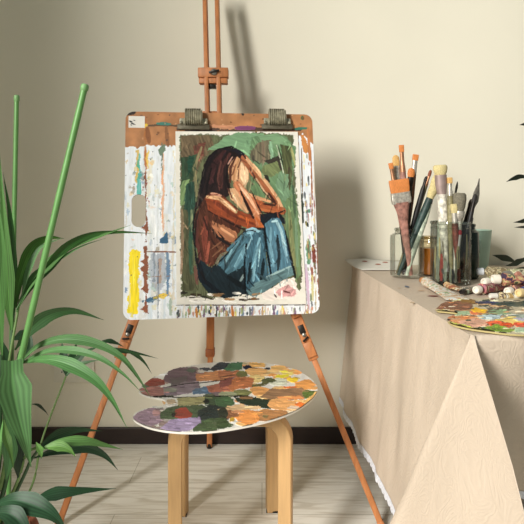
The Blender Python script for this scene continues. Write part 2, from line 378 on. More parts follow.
# ------------------------------------------------------------------ drawing board
BO = Vector((-0.12332679, 1.7, 0.64789689)); BU = Vector((0.99048468, 0.13753029, 0.00505213)); BV = Vector((-0.02452752, 0.14028544, 0.98980725))
BN = BU.cross(BV).normalized()
BW, BH = .638, .683
def paint_board(p):
    p.fill((176, 124, 82), .16, .12)
    rnd = random.Random(5)
    # gessoed areas with ragged edges
    W = (229, 233, 237)
    p.poly([(122, 149), (130, 147), (138, 148), (146, 144), (160, 146), (172, 146), (180, 148), (180, 325), (120, 325)], W, warp=2.2, freq=.18, var=.05, ang=1.57)
    p.poly([(298, 136), (304, 133), (309, 142), (324, 150), (326, 320), (290, 320), (290, 300)], W, warp=2.5, freq=.15, var=.06, ang=1.57)
    p.poly([(120, 304), (325, 304), (326, 325), (118, 325)], W, warp=.8, var=.06)
    # left panel stains
    def strip(x, ya, yb, wd, c, step=7, **k):
        L_ = []; R_ = []; y = ya
        while y < yb:
            L_.append((x+rnd.gauss(0, .6)-wd*rnd.uniform(.15, .9), y)); R_.append((x+rnd.gauss(0, .5)+wd*rnd.uniform(.15, .8), y)); y += rnd.uniform(.4, 1.6)*step
        p.poly(L_+R_[::-1], c, warp=.9, freq=.6, ang=1.57, **k)
    for i in range(60):
        x = rnd.uniform(124, 178); y = rnd.uniform(150, 300)
        strip(x, y, y+rnd.uniform(14, 60), rnd.uniform(1, 4), rnd.choice([(205, 210, 208), (214, 214, 204), (196, 208, 216), (222, 214, 190), (246, 246, 244), (200, 196, 184), (246, 246, 244)]), alpha=rnd.uniform(.25, .6))
    for i in range(110):
        x = rnd.uniform(124, 177); y = rnd.uniform(150, 316)
        c = rnd.choice([(212, 190, 120), (150, 176, 200), (222, 212, 160), (170, 196, 188), (110, 135, 165), (230, 196, 140), (246, 246, 242), (228, 170, 124), (90, 110, 110), (160, 150, 132), (246, 246, 242)])
        p.blob(x, y, rnd.uniform(.6, 3.2), rnd.uniform(.8, 4.5), c, n=7, alpha=rnd.uniform(.2, .7), warp=1.6, freq=.5)
    strip(137.5, 150, 190, 2.6, (206, 172, 80), 6, alpha=.75)
    strip(139.5, 153, 198, 2.4, (64, 172, 160), 8, alpha=.8); strip(137, 215, 232, 2, (120, 180, 160), 6, alpha=.5)
    strip(145.5, 116, 178, 2, (178, 112, 58), 7, alpha=.85); strip(148, 150, 176, 1.4, (226, 190, 90), 6, alpha=.7)
    strip(145.8, 172, 250, 1.5, (134, 84, 58), 8); strip(145.5, 246, 314, 2.6, (136, 82, 56), 9)
    for y, q in ((226, 2), (262, 5), (270, 6), (288, 4), (308, 5)): p.poly([(147.5, y-6), (148.5, y+6), (143-q*.6, y+rnd.uniform(-2, 3))], (140, 84, 58), warp=1.2, freq=.5)
    strip(163, 150, 236, 1.8, (226, 160, 116), 9, alpha=.75); strip(162, 142, 182, 1.3, (92, 112, 98), 6, alpha=.85)
    strip(158, 156, 250, 1.2, (206, 210, 208), 9, alpha=.6); strip(174, 150, 250, 1.5, (216, 206, 176), 8, alpha=.7)
    p.poly([(158, 150), (165, 144), (166, 150), (160, 157)], (110, 130, 110), warp=1)
    p.poly([(129.5, 253), (134, 249), (140, 252), (139.5, 268), (138.5, 284), (139.5, 300), (138, 314), (127, 313), (128.5, 296), (130, 280), (129, 266)], (240, 216, 34), warp=1.6, freq=.5, var=.1, ang=1.57)
    p.stroke([(133, 255), (134, 290)], 2, (248, 228, 80), alpha=.8); p.stroke([(129, 280), (130, 306)], 1.6, (234, 226, 190), alpha=.7)
    p.poly([(152, 254), (164, 250), (168, 272), (160, 294), (152, 288), (148, 268)], (158, 166, 178), alpha=.65, warp=2.5, var=.25, ang=1.57)
    strip(160, 258, 290, 4, (170, 128, 100), 8, alpha=.55); strip(154, 252, 284, 2, (120, 130, 140), 6, alpha=.7)
    strip(168, 252, 298, 2.6, (96, 126, 156), 8, alpha=.75); strip(173, 240, 300, 2, (214, 206, 190), 8, alpha=.8)
    p.poly([(160, 239), (167, 231), (168, 243), (159, 243)], (60, 105, 135), warp=1)
    p.stroke([(143, 301), (152, 300), (163, 294)], 4, (56, 96, 122), alpha=.85, warp=2.5)
    p.stroke([(154, 298), (168, 295)], 4, (225, 190, 70), alpha=.8, warp=2.5); strip(170, 298, 316, 2, (140, 160, 140), 5, alpha=.6); strip(132, 312, 318, 4, (226, 204, 60), 3, alpha=.6)
    p.stroke([(158, 252), (158, 318)], 1.2, (90, 104, 120), alpha=.7)
    p.stroke([(145, 251.5), (179, 252)], 1.4, (130, 84, 60)); p.stroke([(146, 277), (172, 276)], .8, (150, 110, 90), alpha=.6)
    for i in range(22): p.blob(rnd.gauss(145, 3), rnd.uniform(182, 215), .7, .8, (140, 60, 50), n=6, warp=.4)
    for i in range(26): p.blob(rnd.uniform(125, 178), rnd.uniform(150, 316), .5, .7, (70, 80, 90), n=6, warp=.4)
    # top rail stains
    p.stroke([(146, 126), (160, 125), (182, 126)], 2.2, (95, 75, 55)); p.stroke([(157, 123.5), (170, 124)], 3.2, (70, 130, 115))
    p.blob(146, 126, 3.2, 2.6, (225, 190, 60)); p.stroke([(147, 128), (149, 142)], 5, (130, 80, 45), alpha=.8)
    p.stroke([(166, 128), (168, 146)], 4, (120, 80, 50), alpha=.6)
    p.poly([(124, 108), (137, 109), (135, 113.5), (127, 116)], (50, 36, 30), warp=.8)
    p.stroke([(178, 129), (300, 130)], 4, (84, 62, 50), warp=1.2)
    p.stroke([(185, 130.5), (215, 131)], 1.6, (60, 45, 40))
    p.stroke([(205, 126), (240, 128)], 4, (196, 140, 105), warp=1.4); p.stroke([(190, 127), (205, 127)], 3, (190, 80, 70))
    p.stroke([(236, 128), (254, 128)], 4.5, (128, 70, 110)); p.stroke([(295, 129), (308, 128)], 2.6, (60, 120, 100))
    p.blob(302, 118, 1.6, 2.2, (80, 110, 70)); p.blob(243, 114, 1.4, 1, (50, 40, 35)); p.stroke([(200, 116), (210, 126)], 1, (120, 80, 50))
    for i in range(50): p.blob(rnd.uniform(126, 310), rnd.uniform(112, 140), rnd.uniform(.5, 1.6), rnd.uniform(.5, 1.2), rnd.choice([(120, 78, 50), (205, 160, 120), (90, 70, 60)]), n=6, warp=.6, alpha=.8)
    # right strip
    p.stroke([(303, 136), (306, 152)], 5, (200, 135, 75), warp=1.5); p.stroke([(308, 128), (310, 160)], 3, (192, 128, 80))
    p.stroke([(301.5, 148), (302.5, 200)], 1.3, (120, 95, 70)); p.stroke([(302, 195), (303, 222)], 2.6, (55, 65, 55), warp=1.4)
    p.stroke([(306, 212), (312, 210)], 4, (95, 140, 120), warp=1.2); p.stroke([(306, 222), (308, 226)], 3, (40, 45, 40))
    p.stroke([(311, 150), (312.5, 215)], 1.4, (170, 110, 70)); p.stroke([(314, 150), (316, 312)], 1.4, (205, 195, 180))
    p.stroke([(308, 240), (309, 262)], 4.5, (110, 150, 120), warp=1.8); p.stroke([(313, 246), (315, 268)], 4, (120, 60, 50), warp=1.6)
    p.stroke([(306, 265), (309, 310)], 3, (196, 170, 190), alpha=.8); p.stroke([(312, 268), (313, 300)], 3, (205, 190, 110), alpha=.8)
    p.stroke([(317, 240), (319, 300)], 1.6, (140, 90, 70), warp=1.2); p.stroke([(303, 255), (306, 312)], 1.6, (150, 80, 100), alpha=.8)
    for i in range(90):
        y = rnd.uniform(150, 315); x = 302+rnd.uniform(0, 10)+(y-150)*.045
        p.stroke([(x, y), (x+.4, y+rnd.uniform(2, 9))], rnd.uniform(.6, 1.8), rnd.choice([(110, 120, 90), (190, 160, 110), (140, 80, 70), (80, 85, 90), (240, 238, 230), (200, 175, 190), (225, 205, 120)]), alpha=.75)
    # bottom strip of drips
    p.stroke([(176, 305.3), (307, 305)], 1.1, (90, 75, 60))
    for i in range(150):
        x = rnd.uniform(176, 316); c = rnd.choice([(60, 70, 75), (220, 200, 90), (110, 140, 170), (190, 140, 120), (50, 60, 50), (150, 170, 130), (240, 238, 232), (240, 238, 232), (230, 225, 215), (170, 120, 60), (200, 190, 180), (120, 90, 120)])
        y = rnd.uniform(305, 313); p.stroke([(x, y), (x+rnd.uniform(-.5, .5), y+rnd.uniform(2, 9))], rnd.uniform(.8, 2.6), c, alpha=.85, warp=.6)
    p.stroke([(196, 308), (197, 318)], 2.5, (190, 130, 60)); p.stroke([(232, 307), (233, 317)], 3, (190, 120, 50))
    return (150, 98, 62)
outer = rrect(-BW/2, 0, BW/2, BH, .028)
hole = rrect(-.296, .295, -.251, .402, .021)
g, colr = slab(outer, [hole], .0016, lambda u, v: BO+BU*u+BV*v, BN, .007, paint_board)
bd = part('drawing_board', g, M_pigment_matte, loc=BO, color=colr, smooth=False)
tag(bd, 'hardboard drawing board caked in white and coloured paint on the easel', 'drawing board')
q = [BO+BU*u+BV*v+BN*.0006 for u, v in ((-.309, .627), (-.256, .627), (-.256, .667), (-.309, .667))]
st = part('paper_sticker', G().add(q+[p-BN*.0004 for p in q], [(0, 1, 2, 3), (7, 6, 5, 4), (0, 4, 5, 1), (1, 5, 6, 2), (2, 6, 7, 3), (3, 7, 4, 0)]), mat('sticker_paper', (226, 222, 214), .7, var=.05), bd, smooth=False)
st['label'] = 'white sticker with dark smudges'
for k, (u, v, l, r) in enumerate(((-.302, .648, .006, .003), (-.294, .640, .008, .0022), (-.290, .652, .004, .0012), (-.300, .636, .003, .0015))):
    c = BO+BU*u+BV*v+BN*.0012
    part('ink_smudge', G().add([c+BU*l*math.cos(t*PI/5)*(1+.3*math.sin(3*t+k))+BV*(r*math.sin(t*PI/5)-.3*l*math.cos(t*PI/5)) for t in range(10)], [tuple(range(10))]), mat('ink', (52, 50, 54), .6), st, smooth=False)

# ------------------------------------------------------------------ the painting
def paint_canvas(p):
    z = lambda pts: [(172+x/2.85, 126+y/2.85) for x, y in pts]
    rnd = random.Random(9)
    p.fill((228, 224, 212), .03)
    def pl(pts, c, **k): p.poly(z(pts), c, **k)
    def sk_(pts, w_, c, **k): p.stroke(z(pts), w_/2.85, c, **k)
    pl([(22, 26), (60, 24), (150, 26), (240, 18), (345, 24), (352, 150), (362, 300), (372, 420), (365, 470), (240, 480), (120, 492), (28, 486), (24, 250)], (112, 118, 84), warp=1.5, freq=.7, var=.2, ang=1.5)
    # ground on the left
    pl([(24, 28), (110, 26), (120, 60), (80, 110), (60, 180), (26, 160)], (122, 104, 78), var=.25, ang=1.2)
    pl([(60, 55), (95, 45), (90, 85), (65, 90)], (126, 76, 62), var=.2)
    pl([(26, 90), (70, 80), (66, 150), (40, 175), (26, 160)], (66, 92, 66), var=.25, ang=1.4)
    pl([(46, 85), (62, 90), (56, 130), (44, 140)], (44, 88, 68), var=.2)
    pl([(24, 160), (50, 150), (48, 215), (24, 230)], (122, 148, 98), var=.2)
    pl([(40, 165), (75, 150), (62, 240), (62, 330), (40, 300), (34, 230)], (56, 92, 76), var=.3, ang=1.5)
    pl([(24, 235), (46, 240), (50, 340), (70, 440), (60, 470), (30, 470)], (96, 98, 70), var=.3, ang=1.5)
    sk_([(28, 240), (30, 330), (26, 420)], 9, (176, 140, 112), alpha=.7); sk_([(52, 300), (54, 420)], 12, (62, 104, 82), alpha=.8)
    sk_([(66, 400), (72, 450)], 10, (130, 84, 74), alpha=.8); sk_([(84, 60), (64, 120), (70, 200)], 9, (150, 140, 100), alpha=.8)
    sk_([(56, 240), (58, 300)], 8, (160, 165, 120), alpha=.7)
    # greens on the right
    pl([(100, 70), (150, 30), (190, 20), (262, 22), (266, 72), (215, 95), (170, 62), (120, 70)], (128, 168, 126), var=.1, ang=.3)
    pl([(230, 30), (320, 26), (352, 60), (345, 140), (350, 260), (318, 240), (290, 190), (250, 140), (215, 95)], (116, 150, 108), var=.16, ang=.9)
    pl([(250, 28), (300, 20), (328, 40), (300, 62), (255, 55)], (130, 166, 124), var=.1, ang=.1)
    pl([(222, 70), (250, 45), (285, 40), (280, 90), (262, 108), (225, 95)], (124, 116, 92), var=.3, ang=1.5)
    sk_([(258, 42), (262, 100)], 9, (146, 120, 100), alpha=.8); sk_([(280, 46), (285, 90)], 12, (140, 178, 142)); sk_([(232, 85), (232, 100)], 7, (90, 84, 72))
    pl([(262, 100), (285, 92), (305, 84), (318, 130), (308, 126), (280, 112)], (74, 68, 58), warp=.8)
    pl([(262, 110), (300, 100), (312, 130), (280, 145), (255, 140)], (128, 140, 92), var=.15)
    sk_([(298, 55), (310, 100), (318, 135)], 3, (200, 205, 180)); sk_([(302, 55), (314, 100), (322, 132)], 2.5, (52, 52, 46))
    pl([(308, 50), (336, 60), (345, 120), (338, 170), (330, 200), (320, 130)], (98, 104, 68), var=.28, ang=1.4)
    sk_([(340, 60), (350, 110)], 7, (170, 170, 110)); sk_([(334, 120), (330, 190)], 8, (84, 70, 58), alpha=.7)
    pl([(305, 130), (330, 140), (335, 220), (312, 210), (296, 165)], (126, 160, 124), var=.15, ang=1.2)
    pl([(254, 142), (272, 140), (280, 160), (262, 168)], (58, 58, 48), warp=.8)
    pl([(225, 145), (262, 155), (268, 205), (240, 215), (225, 180)], (112, 142, 98), var=.15)
    pl([(325, 210), (352, 190), (365, 300), (368, 420), (350, 440), (340, 380), (322, 290)], (118, 144, 100), var=.2, ang=1.5)
    sk_([(334, 240), (342, 330), (352, 420)], 12, (150, 146, 96), alpha=.7); sk_([(352, 240), (358, 400)], 8, (130, 160, 124))
    sk_([(345, 170), (352, 260)], 7, (84, 108, 80)); sk_([(330, 320), (346, 420), (350, 450)], 7, (84, 70, 44), alpha=.8)
    # hair
    pl([(62, 250), (72, 205), (82, 150), (96, 98), (120, 70), (150, 60), (182, 64), (206, 84), (200, 104), (172, 112), (160, 150), (172, 190), (150, 205), (110, 190), (84, 225)], (50, 34, 34), warp=1.2, var=.3, ang=1.4)
    sk_([(150, 72), (120, 110), (110, 160)], 16, (84, 46, 46), alpha=.8); sk_([(165, 80), (140, 120), (140, 175)], 12, (98, 56, 50), alpha=.8)
    sk_([(126, 72), (96, 120), (84, 190)], 10, (34, 26, 30)); sk_([(150, 66), (182, 70), (204, 88)], 8, (38, 34, 44)); sk_([(92, 120), (80, 170), (72, 230)], 5, (120, 110, 90), alpha=.6)
    # face
    pl([(168, 100), (186, 88), (206, 98), (216, 116), (219, 150), (210, 168), (196, 172), (184, 160), (166, 150), (160, 128)], (214, 160, 116), warp=.8, var=.1, ang=1.4)
    pl([(196, 104), (212, 108), (218, 132), (216, 158), (204, 168), (194, 150)], (238, 200, 156), warp=.6, var=.06)
    sk_([(180, 92), (166, 120), (166, 160)], 8, (104, 60, 44)); sk_([(190, 94), (178, 130), (176, 160)], 5, (206, 150, 100)); sk_([(196, 96), (188, 120), (190, 150)], 4, (120, 76, 52))
    sk_([(172, 88), (160, 108)], 5, (196, 148, 130)); sk_([(205, 96), (214, 112)], 6, (180, 110, 80)); sk_([(186, 156), (200, 172)], 3, (60, 36, 32))
    # torso
    pl([(64, 262), (84, 215), (110, 190), (150, 200), (190, 240), (200, 290), (170, 330), (150, 372), (110, 402), (78, 386), (64, 320)], (98, 56, 40), warp=1.2, var=.3, ang=1.3)
    sk_([(72, 260), (70, 330), (82, 380)], 10, (112, 62, 52)); sk_([(96, 260), (92, 330), (100, 390)], 14, (132, 66, 50), alpha=.85); sk_([(106, 330), (98, 385)], 8, (172, 92, 70))
    sk_([(80, 230), (68, 270), (66, 330)], 5, (52, 40, 36))
    pl([(160, 180), (182, 176), (205, 196), (226, 240), (214, 250), (186, 226), (166, 206)], (214, 166, 122), warp=.8, var=.15, ang=1)
    sk_([(170, 190), (190, 225)], 5, (236, 200, 160)); sk_([(206, 180), (222, 235)], 5, (120, 64, 44)); sk_([(160, 178), (172, 206)], 5, (120, 70, 54))
    pl([(112, 270), (150, 284), (180, 300), (190, 322), (172, 332), (140, 322), (112, 300)], (186, 122, 84), warp=1, var=.2, ang=.6)
    sk_([(140, 292), (176, 316)], 9, (216, 156, 112)); sk_([(112, 290), (130, 318), (168, 340)], 9, (42, 34, 34)); sk_([(120, 340), (150, 352)], 8, (130, 84, 58)); sk_([(116, 372), (150, 340)], 6, (150, 106, 76), alpha=.7); sk_([(125, 380), (155, 360)], 5, (70, 44, 36))
    # far arm raised to the brow
    sk_([(206, 92), (232, 128), (258, 162), (288, 200), (312, 240)], 24, (176, 104, 66), taper=.1); sk_([(212, 92), (240, 126), (268, 160), (300, 204), (316, 236)], 9, (232, 178, 130), taper=.1)
    sk_([(240, 150), (262, 186), (282, 205)], 5, (206, 170, 130)); sk_([(276, 192), (296, 222)], 8, (86, 48, 38)); sk_([(222, 120), (236, 146)], 6, (110, 66, 50))
    sk_([(314, 242), (280, 240), (238, 218), (214, 204)], 24, (184, 98, 56), taper=.1); sk_([(282, 216), (248, 206), (220, 194)], 9, (226, 164, 116)); sk_([(262, 222), (294, 226)], 6, (84, 46, 36)); sk_([(240, 236), (300, 246)], 7, (206, 118, 66))
    # near arm
    pl([(96, 206), (120, 190), (150, 206), (190, 240), (240, 258), (262, 284), (236, 298), (190, 282), (140, 258), (104, 240)], (158, 76, 42), warp=1, var=.22, ang=.5)
    sk_([(100, 202), (134, 206), (168, 232), (182, 246)], 12, (226, 176, 128), alpha=.95); sk_([(112, 192), (140, 198)], 7, (224, 160, 130)); sk_([(120, 216), (170, 252), (230, 278)], 11, (124, 58, 38), alpha=.8); sk_([(190, 256), (246, 276)], 10, (186, 92, 44))
    sk_([(186, 168), (212, 200), (238, 240), (254, 282)], 24, (204, 128, 86), taper=.1); sk_([(192, 166), (222, 206), (246, 250)], 8, (236, 178, 138)); sk_([(204, 204), (224, 246), (232, 262)], 9, (70, 40, 34)); sk_([(240, 262), (256, 284), (236, 292)], 9, (206, 110, 54))
    # jeans
    pl([(64, 368), (84, 384), (112, 404), (150, 368), (190, 322), (206, 300), (236, 288), (262, 296), (268, 330), (266, 420), (240, 478), (150, 490), (104, 474), (76, 440)], (34, 52, 60), warp=1.2, var=.25, ang=1)
    pl([(132, 394), (160, 350), (198, 306), (232, 292), (258, 298), (262, 330), (236, 372), (196, 404), (158, 424)], (82, 126, 142), warp=1.2, var=.2, ang=2.3)
    sk_([(204, 316), (170, 372), (150, 410)], 9, (52, 78, 88)); sk_([(232, 300), (208, 350), (180, 400)], 12, (124, 172, 188), alpha=.9); sk_([(216, 304), (244, 300)], 12, (138, 186, 204)); sk_([(190, 330), (150, 390)], 9, (104, 150, 164), alpha=.8)
    sk_([(126, 390), (142, 366), (158, 360)], 8, (130, 124, 100)); sk_([(74, 380), (90, 440), (140, 478)], 14, (24, 34, 44)); sk_([(160, 430), (220, 470)], 14, (22, 34, 40)); sk_([(196, 440), (208, 420)], 8, (140, 160, 160))
    pl([(250, 252), (300, 246), (322, 262), (324, 280), (290, 268), (262, 290), (252, 270)], (34, 40, 50), warp=.8)
    pl([(264, 280), (284, 262), (308, 262), (322, 300), (334, 360), (346, 416), (300, 440), (276, 430), (268, 350)], (92, 138, 158), warp=1, var=.18, ang=1.4)
    sk_([(296, 268), (312, 300), (326, 370)], 9, (160, 198, 208)); sk_([(300, 312), (306, 372), (302, 410)], 9, (46, 62, 70)); sk_([(282, 290), (280, 340), (290, 400)], 8, (122, 170, 188)); sk_([(326, 320), (342, 400)], 6, (44, 60, 76)); sk_([(318, 340), (330, 390)], 5, (140, 186, 206))
    sk_([(264, 288), (270, 350), (282, 420), (290, 470)], 6, (18, 28, 36), taper=.1)
    pl([(208, 330), (236, 300), (262, 312), (268, 380), (276, 430), (240, 460), (212, 470)], (72, 114, 132), warp=1, var=.25, ang=1.4)
    sk_([(250, 320), (236, 380), (232, 440)], 9, (132, 180, 196)); sk_([(212, 336), (206, 400), (210, 486)], 5, (14, 22, 30), taper=.1); sk_([(226, 390), (220, 440)], 10, (36, 56, 64)); sk_([(262, 380), (254, 440)], 10, (26, 44, 52)); sk_([(240, 340), (228, 400)], 6, (96, 146, 166))
    pl([(212, 470), (236, 446), (290, 424), (340, 400), (346, 424), (300, 450), (262, 476), (226, 486)], (104, 138, 142), warp=1.2, var=.2, ang=2.7)
    sk_([(270, 430), (338, 400)], 5, (160, 190, 190)); sk_([(346, 400), (352, 432)], 7, (36, 34, 36))
    for pts_, w_, c in (([(66, 236), (60, 300), (70, 384), (98, 450)], 5, (30, 27, 30)), ([(104, 242), (150, 268), (196, 292), (238, 300)], 5, (52, 30, 28)), ([(196, 186), (214, 226), (232, 258)], 6, (56, 32, 28)),
        ([(226, 184), (244, 226), (262, 258)], 4, (76, 42, 34)), ([(232, 142), (258, 184), (288, 218)], 3, (60, 52, 40)), ([(322, 240), (300, 250), (250, 246)], 4, (48, 32, 32)), ([(264, 290), (246, 292), (206, 300), (176, 330)], 4, (38, 40, 46)),
        ([(84, 220), (78, 190), (88, 130), (104, 90), (130, 66), (170, 58), (206, 80)], 4, (26, 20, 24)), ([(160, 120), (154, 150), (164, 184)], 5, (34, 22, 22)), ([(112, 120), (100, 170), (96, 200)], 6, (30, 22, 24)), ([(182, 66), (200, 76), (210, 92)], 6, (40, 36, 48)),
        ([(140, 100), (130, 150), (136, 184)], 5, (110, 66, 58)), ([(346, 416), (336, 360), (322, 296)], 4, (28, 36, 44)), ([(120, 402), (150, 372), (186, 330)], 4, (26, 36, 42)), ([(90, 262), (110, 320), (130, 350)], 6, (66, 38, 32)), ([(130, 300), (150, 326)], 4, (48, 30, 28)),
        ([(100, 204), (112, 196), (130, 196)], 4, (150, 84, 60)), ([(148, 214), (180, 242)], 4, (240, 206, 166)), ([(212, 296), (232, 292), (250, 300)], 6, (160, 204, 216)), ([(226, 320), (214, 350)], 5, (158, 200, 212)), ([(286, 272), (300, 270)], 6, (176, 210, 216)), ([(310, 300), (318, 330)], 4, (176, 208, 214)),
        ([(170, 352), (150, 392)], 5, (128, 172, 184)), ([(110, 352), (140, 330)], 4, (140, 92, 66)), ([(100, 300), (96, 350)], 5, (150, 74, 56)), ([(252, 334), (246, 400)], 4, (150, 190, 200)), ([(222, 390), (216, 450)], 5, (24, 38, 46)), ([(244, 420), (270, 440)], 6, (60, 86, 94)),
        ([(200, 112), (210, 140), (206, 160)], 5, (244, 208, 166)), ([(182, 110), (172, 140)], 4, (150, 96, 66)), ([(188, 120), (184, 150)], 3, (236, 190, 140)), ([(232, 108), (262, 146)], 4, (246, 200, 152)), ([(196, 176), (222, 212)], 4, (250, 206, 168))):
        sk_(pts_, w_, c, warp=.6)
    # white ground with pink
    pl([(255, 480), (290, 456), (322, 438), (350, 430), (362, 470), (350, 492), (262, 496)], (234, 222, 212), warp=1.5, var=.08)
    pl([(296, 474), (330, 452), (352, 462), (350, 486), (310, 490)], (214, 160, 158), warp=1.5, var=.15); sk_([(310, 460), (330, 440)], 6, (238, 232, 222)); sk_([(318, 470), (336, 476)], 4, (120, 60, 60)); sk_([(292, 480), (298, 488)], 4, (80, 50, 50)); sk_([(340, 440), (346, 452)], 5, (238, 230, 222))
    # scrubbed lower edge
    for i in range(26):
        x = rnd.uniform(24, 240); y = rnd.uniform(474, 500)
        sk_([(x, y), (x+rnd.uniform(10, 34), y+rnd.uniform(-3, 3))], rnd.uniform(4, 9), rnd.choice([(70, 56, 38), (140, 100, 60), (52, 48, 38), (232, 226, 214), (180, 140, 96)]), alpha=.9)
    for i in range(8):
        x = rnd.uniform(40, 250); sk_([(x, 498), (x+rnd.uniform(15, 40), 502)], 6, (234, 230, 222))
    # loose bristle marks everywhere
    for i in range(420):
        x = rnd.uniform(26, 355); y = rnd.uniform(28, 476); k = np.argmin((p.x-(172+x/2.85))**2+(p.y-(126+y/2.85))**2)
        c = p.c[k]*rnd.choice([.72, .85, 1.15, 1.3]); an = rnd.uniform(.6, 2.2); l = rnd.uniform(8, 26)
        sk_([(x, y), (x+l*math.cos(an), y+l*math.sin(an))], rnd.uniform(2, 5), c, alpha=.55)
    g_ = p.c.mean(1, keepdims=True); p.c = g_+(p.c-g_)*.80; p.c = 255*np.clip(p.c/255, 0, 1)**1.13*1.03
    return (215, 210, 198)
PU0, PU1, PV0, PV1 = -.153, .269, .036, .618
po = [(-.152, .0436), (.273, .0313), (.2646, .6192), (-.1544, .6158)]
pn = []
for i in range(4):
    for k in range(12): pn.append(tuple(np.array(po[i])*(1-k/12)+np.array(po[(i+1) % 4])*(k/12)))
g, colr = slab(pn, [], .0014, lambda u, v: BO+BU*u+BV*v+BN*.0032, BN, .0022, paint_canvas)
pt = part('painting', g, M_pig, loc=BO+BU*.06+BV*.04, color=colr, smooth=False)
tag(pt, 'oil painting of a seated long-haired figure in blue jeans against green', 'painting')

# ------------------------------------------------------------------ bulldog clips
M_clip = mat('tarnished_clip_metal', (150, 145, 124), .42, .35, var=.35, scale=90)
M_clipd = mat('clip_jaw_metal', (96, 90, 74), .5, .3, var=.3, scale=90)  # darker metal tone for the jaws
for px, lab in ((193.5, 'tarnished bulldog clip at the board top nearer the paper sticker'), (276.5, 'tarnished bulldog clip at the board top above the painting right corner')):
    dr = Vector(((px-262)/F, 1, -(119-HORIZON)/F)); C = Vector((0, 0, CAM_Z))
    t = (BO-C).dot(BN)/dr.dot(BN); c = C+dr*t; base = c
    R = Matrix((BU, -BN, BV)).transposed()
    ct = thing('bulldog_clip', lab, 'clip', base, 'bulldog clips on the drawing board')
    gj = G()
    gj.box(c-BV*.030+BN*.009, (.108, .007, .018), R, .002)
    gj.box(c-BV*.018+BN*.011, (.088, .006, .016), R, .002)
    gj.box(c-BV*.004-BN*.018, (.100, .008, .020), R, .002)
    gj.box(c+BV*.0295, (.052, .036, .005), R, .002)
    gj.box(c+BV*.012-BN*.0165, (.052, .004, .034), R, .0015)
    part('jaw', gj, M_clipd, ct)
    rr = []
    for k in range(41):                                       # ribbed spring barrel over the board edge
        s = (k/40-.5)*.058; rad = .0155+.0022*math.sin(k*PI/2.5)
        rr.append([c+BU*s+BV*(.003+rad*1.65*math.sin(a))+BN*(.0175+rad*math.cos(a)*.85) for a in [2*PI*j/18 for j in range(18)]])
    part('spring_barrel', G().loft(rr), M_clip, ct)
    for s in (-1, 1):
        part('grip', G().box(c+BU*s*.036-BV*.012+BN*.013, (.022, .006, .022), R, .003).box(c+BU*s*.042-BV*.018+BN*.017, (.010, .010, .010), R, .003), M_clip, ct)

# ------------------------------------------------------------------ stool
SX, SY = -.100, 1.572
so = thing('stool', 'round birch plywood stool with bent legs standing under the round palette', 'stool', (SX, SY, 0))
part('seat', G().lathe([(.193, .443), (.198, .447), (.198, .462), (.195, .4655)], (SX, SY, 0), 64), mat('stool_seat_birch', (222, 180, 128), .45, var=.1, scale=18), so)
for (fx, fy, sx, sy) in ((-.234, 1.41, -1, -1), (.064, 1.43, 1, -1), (-.263, 1.715, -1, 1), (.033, 1.735, 1, 1)):
    if True:
        d = Vector((-sx*.985, -sy*.17, 0)); path = []
        rb = .055; zt = .430
        for k in range(5): path.append(Vector((fx, fy, .002+(zt-rb)*k/4)))
        for k in range(1, 9):
            a = PI/2*k/8; path.append(Vector((fx, fy, zt-rb))+d*(rb*(1-math.cos(a)))+Vector((0, 0, rb*math.sin(a))))
        path.append(path[-1]+d*.06)
        side = Vector((0, 0, 1)).cross(d).normalized(); rings = []
        for i, p in enumerate(path):
            t = (path[min(i+1, len(path)-1)]-path[max(i-1, 0)]).normalized(); nn = side.cross(t)
            hw, hd, ch = .019, .0185, .003
            rings.append([p+side*(a*hw)+nn*(b*hd) for a, b in ((-1, -.85), (-.85, -1), (.85, -1), (1, -.85), (1, .85), (.85, 1), (-.85, 1), (-1, .85))])
        lg = part('leg', G().loft(rings), M_birch, so)
        part('felt_pad', G().box((fx, fy, .003), (.038, .038, .006), None, .001), M_dark, lg)

